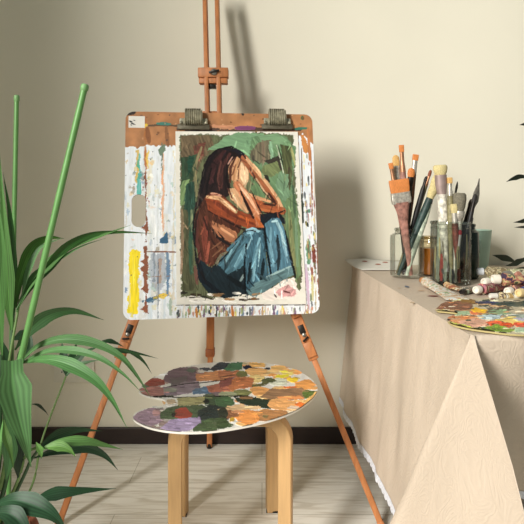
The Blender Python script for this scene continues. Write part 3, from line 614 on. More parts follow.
# ------------------------------------------------------------------ palettes
def palette(outline_px, z, cell, painter, relief=.0016, thick=.005):
    pts = [T(x, y, z) for x, y in outline_px]
    sp = smooth_path(pts+[pts[0]], len(pts)*5)[:-1]
    return slab([(p.x, p.y) for p in sp], [], cell, lambda u, v: Vector((u, v, z)), Vector((0, 0, 1)), thick, painter, relief)
def paint_stool_palette(p):
    A = lambda pts: [(120+x/4.99, 350+y/4.99) for x, y in pts]
    B = lambda pts: [(220+x/4.99, 350+y/4.99) for x, y in pts]
    p.fill((226, 223, 216), .05, .3); rnd = random.Random(3)
    K = dict(warp=.9, hh=1, var=.16, ang=.1, freq=.45)
    grow = lambda pts, q: [(sum(x for x, y in pts)/len(pts)*(1-q)+x*q, sum(y for x, y in pts)/len(pts)*(1-q)+y*q) for x, y in pts]
    def a(pts, c, **k): p.poly(grow(A(pts), 1.12), c, **{**K, **k})
    def b(pts, c, **k): p.poly(grow(B(pts), 1.12), c, **{**K, **k})
    def ab(x, y, rx, ry, c, **k): p.blob(120+x/4.99, 350+y/4.99, rx/4.99, ry/4.99, c, **{**K, **k})
    def bb(x, y, rx, ry, c, **k): p.blob(220+x/4.99, 350+y/4.99, rx/4.99*1.15, ry/4.99*1.15, c, **{**K, **k})
    for i in range(130):
        x = rnd.uniform(146, 316); y = rnd.uniform(363, 430)
        c = rnd.choice([(232, 184, 120), (222, 166, 104), (236, 200, 140), (206, 150, 104), (220, 200, 170)]) if x > 232 else rnd.choice([(126, 108, 112), (150, 130, 126), (96, 104, 84), (168, 140, 130), (210, 204, 196)])
        p.blob(x, y, rnd.uniform(4, 10), rnd.uniform(1.2, 3), c, **{**K, 'alpha': .95})
    a([(225, 140), (250, 105), (330, 90), (375, 112), (372, 160), (300, 182), (225, 155)], (116, 94, 104)); a([(250, 150), (330, 135), (330, 175), (260, 180)], (98, 92, 92), alpha=.7)
    ab(175, 165, 52, 22, (152, 76, 66)); a([(100, 200), (150, 188), (215, 190), (222, 226), (160, 230), (118, 228)], (172, 122, 116))
    a([(225, 190), (300, 172), (385, 158), (388, 208), (300, 224), (230, 228)], (140, 124, 134)); a([(365, 205), (420, 185), (450, 190), (450, 218), (370, 222)], (98, 122, 146))
    ab(250, 205, 34, 14, (150, 152, 140)); ab(355, 105, 25, 12, (92, 104, 92)); ab(425, 97, 28, 9, (60, 66, 80))
    a([(450, 100), (490, 66), (545, 70), (545, 92), (470, 106)], (56, 64, 74))
    a([(385, 125), (450, 112), (545, 105), (545, 150), (390, 156)], (202, 142, 98)); a([(440, 186), (500, 168), (560, 162), (560, 204), (450, 212)], (176, 112, 92))
    a([(290, 245), (420, 238), (415, 272), (300, 282)], (168, 162, 118)); ab(255, 262, 24, 14, (200, 178, 150))
    a([(430, 240), (545, 236), (560, 276), (480, 292), (430, 280)], (78, 98, 72))
    a([(200, 322), (240, 296), (290, 284), (400, 280), (440, 300), (372, 346), (215, 346)], (88, 104, 76))
    a([(278, 302), (322, 292), (358, 328), (350, 346), (300, 352), (272, 335)], (166, 78, 64)); ab(266, 326, 10, 14, (46, 44, 40))
    a([(392, 318), (420, 296), (450, 278), (500, 288), (545, 300), (530, 345), (400, 352)], (50, 60, 58)); ab(432, 262, 16, 14, (40, 46, 44))
    a([(360, 386), (420, 354), (520, 348), (545, 385), (440, 408), (374, 404)], (82, 98, 68)); ab(500, 372, 40, 12, (96, 104, 80), alpha=.6)
    a([(68, 340), (100, 312), (130, 300), (190, 300), (196, 360), (150, 380), (84, 366)], (162, 138, 152)); ab(182, 318, 20, 20, (190, 150, 150)); ab(120, 345, 34, 16, (150, 128, 142))
    a([(215, 392), (260, 354), (390, 344), (396, 366), (350, 400), (260, 410)], (172, 154, 186))
    b([(0, 65), (40, 65), (22, 90), (0, 90)], (62, 72, 82)); b([(15, 104), (60, 66), (112, 64), (104, 96), (40, 106)], (78, 122, 92))
    bb(140, 90, 20, 10, (34, 40, 62)); bb(234, 95, 13, 6, (40, 46, 58)); b([(150, 62), (216, 68), (220, 86), (160, 86)], (236, 188, 118)); bb(182, 110, 48, 18, (230, 182, 122)); bb(290, 90, 32, 12, (236, 190, 122))
    bb(182, 146, 46, 16, (230, 206, 144)); bb(340, 118, 30, 8, (232, 214, 130)); bb(310, 134, 30, 7, (236, 222, 66)); bb(320, 111, 20, 5, (238, 222, 90)); bb(364, 150, 24, 12, (240, 204, 66)); bb(386, 114, 22, 10, (240, 174, 110)); bb(260, 128, 20, 6, (226, 160, 90))
    bb(290, 162, 42, 18, (214, 216, 196)); bb(242, 154, 30, 12, (92, 98, 66)); b([(150, 182), (235, 160), (240, 168), (165, 190)], (100, 100, 66))
    b([(20, 170), (90, 140), (165, 150), (152, 186), (60, 202)], (186, 120, 82)); b([(0, 150), (60, 142), (50, 180), (0, 190)], (142, 88, 82)); b([(0, 108), (90, 106), (130, 120), (120, 140), (0, 138)], (176, 116, 86)); bb(110, 122, 26, 14, (112, 116, 74), alpha=.9)
    bb(200, 206, 46, 20, (222, 164, 104)); b([(376, 164), (440, 148), (476, 176), (440, 196), (380, 192)], (236, 168, 98)); b([(320, 184), (380, 186), (378, 194), (322, 192)], (226, 122, 60))
    b([(210, 236), (262, 200), (400, 198), (432, 216), (412, 246), (250, 248)], (156, 122, 92)); bb(446, 222, 36, 20, (102, 122, 62)); bb(110, 215, 42, 16, (132, 134, 88)); bb(36, 224, 40, 12, (168, 172, 140)); b([(290, 238), (400, 232), (410, 246), (300, 250)], (226, 152, 96))
    bb(25, 262, 44, 24, (80, 110, 76)); b([(75, 233), (120, 252), (172, 240), (270, 264), (242, 292), (150, 282), (95, 264)], (46, 60, 46)); bb(132, 242, 32, 9, (144, 112, 80))
    b([(0, 300), (80, 276), (190, 288), (200, 296), (90, 304), (10, 316)], (216, 182, 142)); bb(312, 276, 62, 26, (230, 172, 112)); bb(405, 276, 28, 11, (234, 128, 60)); b([(420, 260), (480, 214), (490, 226), (440, 262)], (240, 192, 122)); bb(370, 292, 30, 8, (226, 200, 176))
    b([(178, 332), (220, 300), (326, 308), (326, 326), (240, 352), (190, 352)], (182, 132, 86)); bb(225, 334, 14, 8, (140, 120, 80)); bb(138, 340, 50, 34, (226, 152, 86)); bb(56, 325, 32, 18, (152, 106, 76)); bb(14, 318, 24, 26, (58, 62, 50)); bb(60, 350, 11, 8, (186, 150, 60)); bb(10, 372, 28, 24, (70, 86, 56)); bb(90, 312, 30, 6, (206, 150, 110))
    p.stroke(A([(232, 187), (350, 170), (530, 150)]), .9, (40, 34, 32), warp=.1); p.stroke(A([(130, 234), (300, 236), (640, 232)]), 1.0, (34, 30, 28), warp=.1, taper=.1)
    p.stroke(B([(0, 140), (70, 128)]), .8, (60, 40, 34), warp=.1)
    for i in range(160):
        x = rnd.uniform(138, 316); y = rnd.uniform(363, 431); k = int(np.argmin((p.x-x)**2+((p.y-y)*2)**2))
        p.stroke([(x, y), (x+rnd.uniform(3, 9), y+rnd.uniform(-.8, .8))], rnd.uniform(.5, 1.4), np.clip(p.c[k]*rnd.choice([.72, .85, 1.12, 1.22]), 0, 250), alpha=.8, warp=.3, hh=1)
    return (224, 219, 210)
OUT1 = [(139, 391.5), (139.5, 388.5), (146, 383), (156, 376.5), (170, 371), (186, 366.5), (204, 363.3), (224, 361.8), (246, 361.6), (266, 363), (284, 366.5), (299, 371.5), (310, 378), (316, 384.5), (317.5, 390), (314, 397), (306, 404), (297, 410), (282, 416.5), (262, 422.5), (238, 427.5), (214, 431), (190, 432.3), (168, 431), (150, 427.5), (138, 422.5), (133.2, 418), (134.5, 413.5), (142, 409.5), (152, 407), (161, 406), (165.5, 403.5), (165, 400), (157, 398), (148, 396.2), (142.5, 394.2)]
g, colr = palette(OUT1, .4725, .0014, paint_stool_palette)
pl1 = part('palette', g, M_pig, loc=(SX, SY, .466), color=colr, smooth=False)
tag(pl1, 'notched round palette covered in paint dabs resting on the stool', 'palette')

# ------------------------------------------------------------------ table and cloth
M_walnut = mat('table_wood', (128, 78, 46), .5, var=.25, scale=16, stretch=(3, 3, .5))
TZ = .752
BLc = Vector((.374, 2.185)); FLc = Vector((.428, 1.07)); XR = 1.34
tb = thing('table', 'wooden table hidden beneath the beige oilcloth', 'table', (.85, 1.6, 0))
part('tabletop', G().box((.887, 1.64, .733), (.86, 1.06, .025), None, .004), M_walnut, tb)
for (x, y) in ((.452, 1.60), (.452, 2.12), (1.28, 1.60), (1.28, 2.12)):
    part('leg', bar(G(), (x, y, .722), (x, y, 0), .05, .05, bev=.004), M_walnut, tb)
part('apron', G().box((.87, 2.12, .68), (.76, .022, .08), None, .002), M_walnut, tb)
part('apron', G().box((.87, 1.60, .68), (.76, .022, .08), None, .002), M_walnut, tb)
def cloth_mat():
    m = mat('beige_oilcloth', (199, 183, 165), .5, var=.03, scale=7, spec=.3)
    nt = m.node_tree; b = nt.nodes['Principled BSDF']; tc = [n for n in nt.nodes if n.type == 'TEX_COORD'][0]
    w1 = nt.nodes.new('ShaderNodeTexNoise'); w1.inputs['Scale'].default_value = 9; w1.inputs['Detail'].default_value = 1; w1.inputs['Distortion'].default_value = 3.5
    w2 = nt.nodes.new('ShaderNodeMath'); w2.operation = 'MULTIPLY'; w2.inputs[1].default_value = 46
    w3 = nt.nodes.new('ShaderNodeMath'); w3.operation = 'SINE'
    n2 = nt.nodes.new('ShaderNodeTexNoise'); n2.inputs['Scale'].default_value = 11; n2.inputs['Detail'].default_value = 3
    ad = nt.nodes.new('ShaderNodeMath'); ad.operation = 'MULTIPLY_ADD'; ad.inputs[1].default_value = 9
    bp = nt.nodes.new('ShaderNodeBump'); bp.inputs['Strength'].default_value = .16; bp.inputs['Distance'].default_value = .0016
    nt.links.new(tc.outputs['Object'], w1.inputs['Vector']); nt.links.new(tc.outputs['Object'], n2.inputs['Vector'])
    nt.links.new(w1.outputs['Fac'], w2.inputs[0]); nt.links.new(w2.outputs[0], w3.inputs[0])
    nt.links.new(n2.outputs['Fac'], ad.inputs[0]); nt.links.new(w3.outputs[0], ad.inputs[2])
    nt.links.new(ad.outputs[0], bp.inputs['Height']); nt.links.new(bp.outputs[0], b.inputs['Normal'])
    return m
M_cloth = cloth_mat(); M_lace = mat('white_lace', (222, 224, 232), .75, var=.15, scale=160, bump=.5, bscale=300)
cols = []                                            # (rim point, sideways offset per metre of drop, total drop, waviness)
NL, NF = 70, 46
for i in range(NL):
    t = i/(NL-1); b = BLc.lerp(FLc, t*.985); wob = .006*math.sin(t*13+.6)+.004*math.sin(t*31)
    k = max(0, (t-.82)/.18)
    cols.append((b, Vector((-.105+wob*1.6+k*k*.06, 0)), .55, t))
cor = [(-.02, .10), (-.15, .19), (-.30, .225), (-.32, .195), (-.29, .10), (-.235, -.25), (-.165, -.62), (-.105, -.97), (-.09, -1.0), (-.02, -.75), (.10, -.05), (.17, .28)]
drp = [.56, .575, .59, .59, .58, .53, .46, .39, .37, .37, .38, .385]
cp = smooth_path([Vector((a[0], a[1], d)) for a, d in zip(cor, drp)], 60)
for k, q in enumerate(cp):
    th = PI*1.0+PI/2*k/59; rim = FLc+Vector((.010+.010*math.cos(th), .010+.010*math.sin(th)))
    cols.append((rim, Vector((q.x, q.y)), q.z, -1))
for i in range(NF):
    t = i/(NF-1); b = FLc+Vector((.014+(XR-FLc.x-.014)*t, 0)); k = max(0, 1-t/.12)
    cols.append((b, Vector((.0+.17*k, .34-.02*math.sin(t*26)*(1-k)-.04*k)), .40-.02*k, 2+t))
MR = 44; g = G(); n = len(cols); vs = []
for r in range(MR+1):
    h = r/MR
    for j, (b, off, dr, tt) in enumerate(cols):
        dz = h*dr; sm = min(1, dz/.03)
        o = off*dz
        if tt >= 0:
            a = j*.21
            amp = .0032*sm
            if tt < 2: o = o+Vector((amp*(2.2*float(vn(np.array(j*.12), np.array(h*2.2), 8))-1.1+1.0*float(vn(np.array(j*.5), np.array(h*3.0+4), 3))-.5)*1.6, 0))
            else: o = o+Vector((0, amp*(2*float(vn(np.array(j*.3), np.array(h*2.0), 18))-1)*1.8))
        else:
            kk = (j-NL)/59; amp = .02*dz*math.sin(kk*PI)
            o = o+Vector((0, -.035))*(min(1, dz/.16)*max(0, 1-abs(kk-.70)/.22))
            o = o+Vector((-.8, -.6))*(amp*(1.6*float(vn(np.array(kk*5.0), np.array(h*5), 22))-.8))
        vs.append((b.x+o.x, b.y+o.y, TZ-.003-dz+(.003 if r == 0 else 0)))
fs = [(r*n+j, r*n+j+1, (r+1)*n+j+1, (r+1)*n+j) for r in range(MR) for j in range(n-1)]
g.add(vs, fs)
# flat top sharing the rim
top = []; NX = 40
for j in range(NL):                                     # strips from the left rim to the right edge
    b = cols[j][0]
    for k in range(NX+1):
        x = b.x+(XR-b.x)*(k/NX); bump = .0012*(2*float(vn(np.array(x*9), np.array(b.y*9), 31))-1)*min(1, k/3)
        top.append((x, b.y, TZ+bump))
o = len(g.v)
g.v += top; g.f += [(o+j*(NX+1)+k, o+j*(NX+1)+k+1, o+(j+1)*(NX+1)+k+1, o+(j+1)*(NX+1)+k) for j in range(NL-1) for k in range(NX)]
o2 = len(g.v); yl = cols[NL-1][0].y
seq = list(range(NL-1, n)); 
for j in seq: g.v.append((cols[j][0].x, yl, TZ))
for a in range(len(seq)-1): g.f.append((seq[a], seq[a+1], o2+a+1, o2+a))
tc_ = part('tablecloth', g, M_cloth, loc=(.85, 1.6, TZ), autos=False)
tag(tc_, 'beige oilcloth with a white lace hem draped over the table', 'tablecloth')
hem = [Vector(vs[MR*n+j]) for j in range(n)]; prev = [Vector(vs[(MR-1)*n+j]) for j in range(n)]
hs = smooth_path(hem, 900); ps = smooth_path(prev, 900); g = G(); lv = []; acc = 0
for k in range(900):
    if k: acc += (hs[k]-hs[k-1]).length
    d = (hs[k]-ps[k]).normalized(); wv = abs(math.sin(acc*PI/.030))**.6
    oo = Vector((-.0012, -.0012, 0)); lv += [hs[k]-d*.006+oo, hs[k]+d*.006+oo*1.5, hs[k]+d*(.011+.007*wv)+oo]
g.add(lv, [(k*3+m, (k+1)*3+m, (k+1)*3+m+1, k*3+m+1) for k in range(899) for m in (0, 1)])
part('lace_trim', g, M_lace, tc_)['label'] = 'white scalloped lace hem'
for (x, y, rx, ry, c) in ((407, 287, 4, 2.2, (90, 105, 125)), (433, 296.5, 10, 1.6, (120, 60, 50)), (399, 288.5, 3, 1, (196, 170, 140)), (421, 291, 6, 1.2, (190, 160, 130)), (412, 303, 5, 1.5, (200, 176, 146))):
    q = T(x, y, TZ); s = q.y/F
    part('paint_stain', G().add([q+Vector((rx*s*.5*math.cos(k*PI/6)*(1+.2*math.sin(k*2.3)), ry*s*2.4*math.sin(k*PI/6), .0015)) for k in range(12)], [tuple(range(12))]), mat('stain_%d_%d' % (x, y), c, .6), tc_, smooth=False)

# ------------------------------------------------------------------ things on the table
TT = TZ+.002
def paint_table_palette(p):
    A = lambda pts: [(434+x/5.82, 290+y/5.82) for x, y in pts]
    p.fill((196, 184, 158), .08, .3); rnd = random.Random(13)
    K = dict(warp=.7, hh=1, var=.14, ang=.05)
    def a(pts, c, **k): p.poly(A(pts), c, **{**K, **k})
    for i in range(140):
        x = rnd.uniform(440, 700); y = rnd.uniform(299, 334)
        p.blob(x, y, rnd.uniform(3, 12), rnd.uniform(.7, 2.2), rnd.choice([(150, 120, 90), (110, 100, 84), (196, 160, 120), (60, 74, 66), (170, 180, 150), (206, 120, 80), (130, 96, 72), (210, 195, 140)]), **K)
    a([(10, 110), (60, 76), (200, 68), (224, 100), (200, 126), (60, 122)], (138, 96, 74)); a([(150, 62), (240, 62), (240, 84), (160, 88)], (148, 112, 58)); a([(300, 105), (440, 100), (430, 122), (320, 124)], (104, 92, 74))
    a([(330, 76), (700, 66), (700, 110), (350, 96)], (46, 66, 60)); a([(240, 70), (350, 75), (352, 95), (250, 86)], (36, 42, 88))
    a([(215, 122), (236, 104), (312, 118), (302, 140), (230, 136)], (238, 186, 28)); a([(80, 136), (200, 126), (212, 145), (100, 156)], (166, 186, 150)); a([(310, 126), (380, 114), (456, 146), (330, 150)], (142, 168, 128))
    a([(250, 155), (400, 148), (382, 172), (260, 174)], (182, 200, 204)); a([(420, 140), (560, 150), (540, 172), (440, 168)], (150, 160, 150))
    a([(76, 170), (160, 150), (252, 165), (240, 190), (120, 198)], (216, 152, 104)); a([(140, 192), (250, 168), (322, 190), (302, 218), (210, 222)], (214, 166, 142)); a([(350, 175), (470, 162), (540, 195), (440, 206)], (226, 196, 112))
    a([(296, 196), (350, 184), (470, 208), (430, 224), (330, 212)], (222, 96, 52)); a([(460, 198), (620, 200), (620, 224), (480, 222)], (214, 90, 58)); a([(460, 172), (620, 168), (600, 194), (480, 190)], (186, 182, 202))
    a([(286, 226), (360, 208), (474, 236), (440, 250), (330, 244)], (130, 160, 52)); a([(470, 226), (700, 224), (700, 256), (470, 250)], (170, 190, 160)); a([(74, 184), (110, 196), (220, 222), (290, 236), (290, 246), (180, 234), (80, 204)], (196, 198, 90)); a([(20, 118), (90, 124), (90, 134), (20, 130)], (206, 196, 120))
    a([(180, 186), (210, 182), (214, 192), (186, 194)], (60, 70, 50)); a([(120, 170), (200, 165), (190, 176)], (226, 130, 70))
    for i in range(230):
        x = rnd.uniform(438, 560); y = rnd.uniform(299, 333); k = int(np.argmin((p.x-x)**2+((p.y-y)*3)**2))
        c = np.clip(p.c[k]*rnd.choice([.55, .75, 1.15, 1.3]), 0, 250) if rnd.random() < .75 else rnd.choice([(60, 50, 44), (226, 214, 190), (40, 60, 56), (210, 140, 90)])
        p.stroke([(x, y), (x+rnd.uniform(2, 9), y+rnd.uniform(-.6, .6))], rnd.uniform(.4, 1.1), c, alpha=.85, warp=.2, hh=1)
    return (178, 162, 112)
OUT2 = [(435.5, 309), (440, 305.5), (450, 302), (466, 299.5), (490, 297.5), (530, 296.5), (580, 297.5), (630, 301), (668, 307), (684, 314), (672, 322), (640, 329), (595, 333.5), (550, 335), (515, 334.2), (490, 331.5), (468, 328.3), (454, 325), (447.8, 321.5), (448.5, 318), (455, 315.8), (458, 314), (454, 312.6), (445, 311.6), (438, 310.8)]
g, colr = palette(OUT2, TT+.0046, .0016, paint_table_palette, .0022, .0036)
pl2 = part('palette', g, M_pig, loc=(.75, 1.25, TT), color=colr, smooth=False)
tag(pl2, 'palette smeared with orange, green and yellow paint on the cloth-covered table', 'palette')

M_g1 = glass('clear_jar_glass', (.95, .97, .95)); M_g2 = glass('smeared_jar_glass', (.83, .86, .83), .13); M_amber = glass('amber_jar_glass', (.86, .80, .66)); M_green = mat('dark_green_glass', (16, 38, 28), .22, var=.3, spec=.35)
def jar(name, lab, px, py, r, h, d, m, neck=None, facets=0, lipr=None, grp='glass jars on the table'):
    b = Vector(((px-262)/F*d, d, TT)); t = thing(name, lab, 'jar', b, grp)
    nr = neck or r*.96; ca = .12*h
    prof = [(r*.90, .0), (r*.98, .004), (r, .012), (r, h-ca-.016), (r*.98, h-ca-.006), (nr*1.02, h-ca+.004), (nr, h-ca+.012), (nr, h-.008)]
    def rf(a, z):
        if not facets or z > h-ca-.002 or z < .003: return 1
        st_ = 2*PI/facets; x = ((a+.2) % st_)-st_/2
        return .35+.65*math.cos(PI/facets)/math.cos(x)*1.02
    part('jar_body', G().lathe(prof, b, 64, cap=False, rf=rf).lathe([(.001, .003), (r*.9, .003)], b, 64, cap=False, rf=rf), m, t)
    part('rim', G().lathe([(nr-.003, h-.010), (nr+.002, h-.009), (nr+.003, h-.004), (nr+.001, h), (nr-.003, h-.001), (nr-.003, h-.010)], b, 48, cap=False).lathe([(nr+.0005, h-.024), (nr+.0025, h-.022), (nr+.0005, h-.020)], b, 48, cap=False), m, t)
    return t, b
D1, D2 = 1.86, 1.72
j1, b1 = jar('glass_jar', 'small faceted clear glass jar holding orange-tipped brushes', 407, 277, .058, .172, D1, M_g1, .041, 8)
j2, b2 = jar('glass_jar', 'large paint-smeared glass jar packed with brushes and a palette knife', 450.5, 283.5, .0635, .203, D2, M_g2, .0615)
# paint smears clinging inside the big jar, water in the small one
rs = random.Random(21)
for k in range(26):
    a0 = rs.uniform(-PI, 0.15); c = rs.choice([(140, 62, 56), (76, 86, 100), (170, 160, 120), (60, 70, 66), (170, 168, 158), (90, 66, 54), (120, 126, 110), (44, 48, 50)])
    zt = rs.uniform(.05, .165); zb = max(.008, zt-rs.uniform(.03, .12)); wv = rs.uniform(.03, .11); vs_ = []
    for q in range(9):
        z = zb+(zt-zb)*q/8; ww = wv*(.4+.6*math.sin(PI*(q+.6)/9.4))
        for s in (-1, 0, 1):
            aa = a0+s*ww+.012*math.sin(q*.8+k); vs_.append(b2+Vector((.0622*math.cos(aa), .0622*math.sin(aa), z)))
    part('paint_smear', G().add(vs_, [(q*3+s, q*3+s+1, q*3+s+4, q*3+s+3) for q in range(8) for s in (0, 1)]), mat('smear_%d%d%d' % c, c, .4), j2)
j3, b3 = jar('glass_jar', 'glass jar half full of amber liquid behind the two brush jars', 430.5, 280, .040, .140, 1.90, M_amber, .034)
part('amber_liquid', G().lathe([(.036, .005), (.0375, .012), (.0375, .098), (.001, .099)], b3, 40), mat('amber_oil', (176, 112, 40), .15, var=.08), j3)
j4, b4 = jar('glass_jar', 'dark green glass jar behind the large brush jar', 462, 280, .056, .188, 1.845, M_green, .043)
# mint cup
bc = Vector(((477-262)/F*2.06, 2.06, TT)); M_mint = mat('mint_plastic', (182, 210, 193), .45, var=.03)
cu = thing('cup', 'pale mint green tapered cup behind the dark green jar', 'cup', bc)
part('cup_body', G().lathe([(.036, 0), (.040, .003), (.054, .150), (.0555, .153), (.053, .153), (.0385, .006), (.001, .006)], bc, 48), M_mint, cu)
hd = smooth_path([bc+Vector((-.020, -.047, .125)), bc+Vector((-.022, -.075, .115)), bc+Vector((-.021, -.074, .075)), bc+Vector((-.017, -.042, .06))], 16)
part('handle', G().tube(hd, .006, 10), M_mint, cu)
# sheet of paper against the wall
g = G(); nu, nv = 16, 10; vs_ = []
for j in range(nv+1):
    for i in range(nu+1):
        u = i/nu; v = j/nv; x = .374+.012*(1-v)+u*(.20)-.030*v*(1-u); y = 2.02+v*.168; z = TT+.001+.034*max(0, v-.3)**1.6+.004*math.sin(u*5)*v
        vs_.append((x, y, z))
g.add(vs_, [(j*(nu+1)+i, j*(nu+1)+i+1, (j+1)*(nu+1)+i+1, (j+1)*(nu+1)+i) for j in range(nv) for i in range(nu)])
sh = part('paper_sheet', g, mat('white_paper', (228, 225, 216), .7, var=.03), loc=(.47, 2.1, TT)); tag(sh, 'white paper sheet curling up at the back corner of the table', 'paper')
mdl = sh.modifiers.new('thickness', 'SOLIDIFY'); mdl.thickness = .0008; mdl.offset = 1
for (u, v) in ((.5, .62), (.36, .85), (.7, .88)):
    i = int(u*nu); j = int(v*nv); c = Vector(vs_[j*(nu+1)+i])+Vector((0, 0, .0025))
    part('paint_fleck', G().add([c+Vector((.012*math.cos(k*PI/4), .008*math.sin(k*PI/4), .0016*math.sin(k*PI/4))) for k in range(8)], [tuple(range(8))]), mat('fleck_red', (170, 110, 90), .6), sh, smooth=False)

# ------------------------------------------------------------------ brushes
def boxell(p, x, y, w_, t_, n=20):
    f = lambda v: math.copysign(abs(v)**.35, v)
    return [p+x*(w_*f(math.cos(2*PI*k/n)))+y*(t_*f(math.sin(2*PI*k/n))) for k in range(n)]
def ell(p, x, y, w_, t_, n=14): return [p+x*(w_*math.cos(2*PI*k/n))+y*(t_*math.sin(2*PI*k/n)) for k in range(n)]
M_fer = mat('brush_ferrule', (186, 180, 168), .35, .45, var=.35, scale=120); M_ferc = mat('coppery_ferrule', (176, 128, 96), .4, .6, var=.3, scale=120)
M_orange = mat('orange_bristle', (204, 126, 66), .65, var=.28, scale=300, stretch=(3, 3, .3)); M_cream = mat('cream_bristle', (206, 190, 138), .8, var=.2, scale=300, bump=.4, bscale=500)
M_grey = mat('grey_bristle', (118, 112, 96), .8, var=.35, scale=260, bump=.5, bscale=500); M_tan = mat('tan_bristle', (206, 164, 100), .7, var=.2, scale=200)
HC = {'pink': (156, 112, 100), 'dark': (48, 40, 38), 'red': (120, 62, 48), 'white': (214, 208, 194), 'teal': (48, 66, 62), 'brown': (120, 84, 62), 'black': (32, 30, 30), 'olive': (134, 126, 92), 'mint': (186, 196, 176)}
def paintbrush(lab, grp, jb, tip, dt, base, hw, fl, bl, bw, bt, bris, hcol, fer=None, shape='flat', thick=1.0):
    """jb = jar base point; tip = pixel of the bristle end at depth dt; base = (dx,dy) offset of the handle end inside the jar"""
    p1 = P(tip[0], tip[1], dt); p0 = jb+Vector((base[0], base[1], .008)); ax = (p1-p0); L = ax.length; ax.normalize()
    y = ax.cross(Vector((1, 0, 0))).normalized(); x = y.cross(ax).normalized()
    t = thing('paintbrush', lab, 'paintbrush', p0, grp)
    s = p1.y/F; bw = bw*s/2; bt = bt*s/2; hw = hw*s/2; bl = bl*s; fl = fl*s
    q = lambda l: p0+ax*l
    e = L-bl-fl
    hm = mat('handle_'+hcol, HC[hcol], .5, var=.5, scale=75)
    wide = bw > 9*s
    prof = [(0, .5), (.03, .7), (.45*e, .9), (.72*e, 1.15), (.88*e, 1.8), (e, 2.5)] if wide else [(0, .45), (.03, .6), (.35*e, .75), (.75*e, 1.15), (e, .95)]
    if bt > 4*s: wide = False; prof = [(0, .45), (.03, .6), (.35*e, .75), (.75*e, 1.15), (e, .95)]
    part('handle', G().loft([ell(q(l), x, y, hw*k, hw*k*thick) for l, k in prof]), hm, t)
    fw = bw*.86
    if wide: part('ferrule', G().loft([boxell(q(e+l), x, y, bw*k, bt*1.15) for l, k in ((-.004, .93), (0, .97), (fl*.5, 1.0), (fl*.55, .96), (fl, .97))]), fer or M_fer, t)
    else: part('ferrule', G().loft([ell(q(e-.004), x, y, hw*1.0, hw*1.0*thick), ell(q(e+.25*fl), x, y, (hw+fw)/2*1.02, max(hw*.9, bt)), ell(q(e+fl*.5), x, y, fw*.98, bt*1.1), ell(q(e+fl), x, y, fw, bt*1.05)]), fer or M_fer, t)
    if shape == 'flat': pr = [(0, .92, .95), (.3, .97, 1), (.85, 1, .8), (1, .98, .6)]
    elif shape == 'round': pr = [(0, .8, .8), (.3, 1, 1), (.6, .9, .9), (.85, .55, .55), (1, .12, .12)]
    elif shape == 'mop': pr = [(0, .72, .8), (.25, .92, 1), (.65, 1.05, 1.1), (.9, 1.0, 1.0), (1, .8, .8)]
    else: pr = [(0, .85, .9), (.35, 1.0, 1), (.75, .92, .8), (.92, .6, .5), (1, .2, .3)]
    part('bristles', G().loft([(boxell if shape == 'flat' else ell)(q(e+fl+k*bl), x, y, bw*a_, bt*b_) for k, a_, b_ in pr]), bris, t)
    return t
G1 = 'brushes in the small jar'; G2 = 'brushes in the large jar'
paintbrush('widest flat brush with an orange bristle block, front of the small jar', G1, b1, (398.5, 179.5), D1-.05, (.006, -.030), 7, 10, 13, 20, 5, M_orange, 'pink', None, 'flat', .5)
paintbrush('small brush with an orange tip, leftmost of the small jar', G1, b1, (390.5, 163), D1-.01, (.008, -.012), 4.5, 13, 6, 4.5, 3, M_orange, 'pink', M_ferc)
paintbrush('filbert brush with worn pale bristles between two orange-tipped brushes', G1, b1, (395.5, 155), D1+.02, (.000, .012), 5.5, 13, 11, 7.5, 3, M_tan, 'dark', None, 'filbert')
paintbrush('tallest flat brush with an orange tip in the small jar', G1, b1, (401.3, 145), D1+.01, (.012, .020), 6, 19, 7, 5, 3, M_orange, 'pink', M_ferc)
paintbrush('flat brush with square orange tip, rightmost orange one in the small jar', G1, b1, (415.8, 154.5), D1+.02, (-.012, .015), 5.5, 13, 6, 6, 3, M_orange, 'brown', None)
paintbrush('round-ended brush with orange filbert tip below the square orange one', G1, b1, (411.6, 168), D1-.02, (-.016, -.008), 4.5, 8, 9, 7.5, 4, M_orange, 'dark', M_dark, 'filbert')
paintbrush('thin black-handled brush leaning right out of the small jar', G1, b1, (426.5, 176), D1-.005, (-.026, .004), 4.6, 8, 6, 3.5, 3.5, mat('black_bristle', (38, 34, 32), .6), 'black', M_dark, 'round')
paintbrush('slim brush with a red-brown tip leaning far right in the small jar', G1, b1, (431, 170), D1+.03, (-.030, .022), 4.2, 9, 7, 3.4, 3, mat('rust_bristle', (134, 72, 46), .6), 'olive', M_ferc, 'filbert')
paintbrush('fat brush with dirty cream bristles and teal handle leaning right', G1, b1, (440.5, 172), D1-.045, (-.036, -.018), 7, 10, 17, 11, 7, M_cream, 'teal', M_cream, 'filbert')
paintbrush('mint-smeared brush with worn yellow tip between the two brush jars', G1, b1, (434, 187), D1-.03, (-.010, -.030), 6.5, 8, 8, 6.5, 4, M_cream, 'mint', M_dark, 'filbert')
paintbrush('large cream-topped bristle brush with white-smeared handle, left in the large jar', G2, b2, (440, 165), D2-.01, (-.016, -.010), 9, 18, 10, 14, 9, M_cream, 'white', mat('mauve_ferrule', (160, 140, 134), .5, .3, var=.25), 'mop')
paintbrush('small tan-tipped flat brush right of the cream-topped brush', G2, b2, (449.7, 177.5), D2-.02, (-.008, -.030), 5.5, 11, 6, 5, 3.5, M_tan, 'olive', None)
paintbrush('thin pointed dark brush leaning right behind the grey mop brush', G2, b2, (457.6, 181.5), D2+.03, (-.026, .02), 3, 14, 10, 2.4, 2.4, mat('dark_bristle', (60, 54, 48), .6), 'dark', M_dark, 'round')
paintbrush('thick grey mop brush in the middle of the large jar', G2, b2, (459.7, 193), D2-.025, (.004, -.030), 7, 9, 18, 13, 11, M_grey, 'white', None, 'mop')
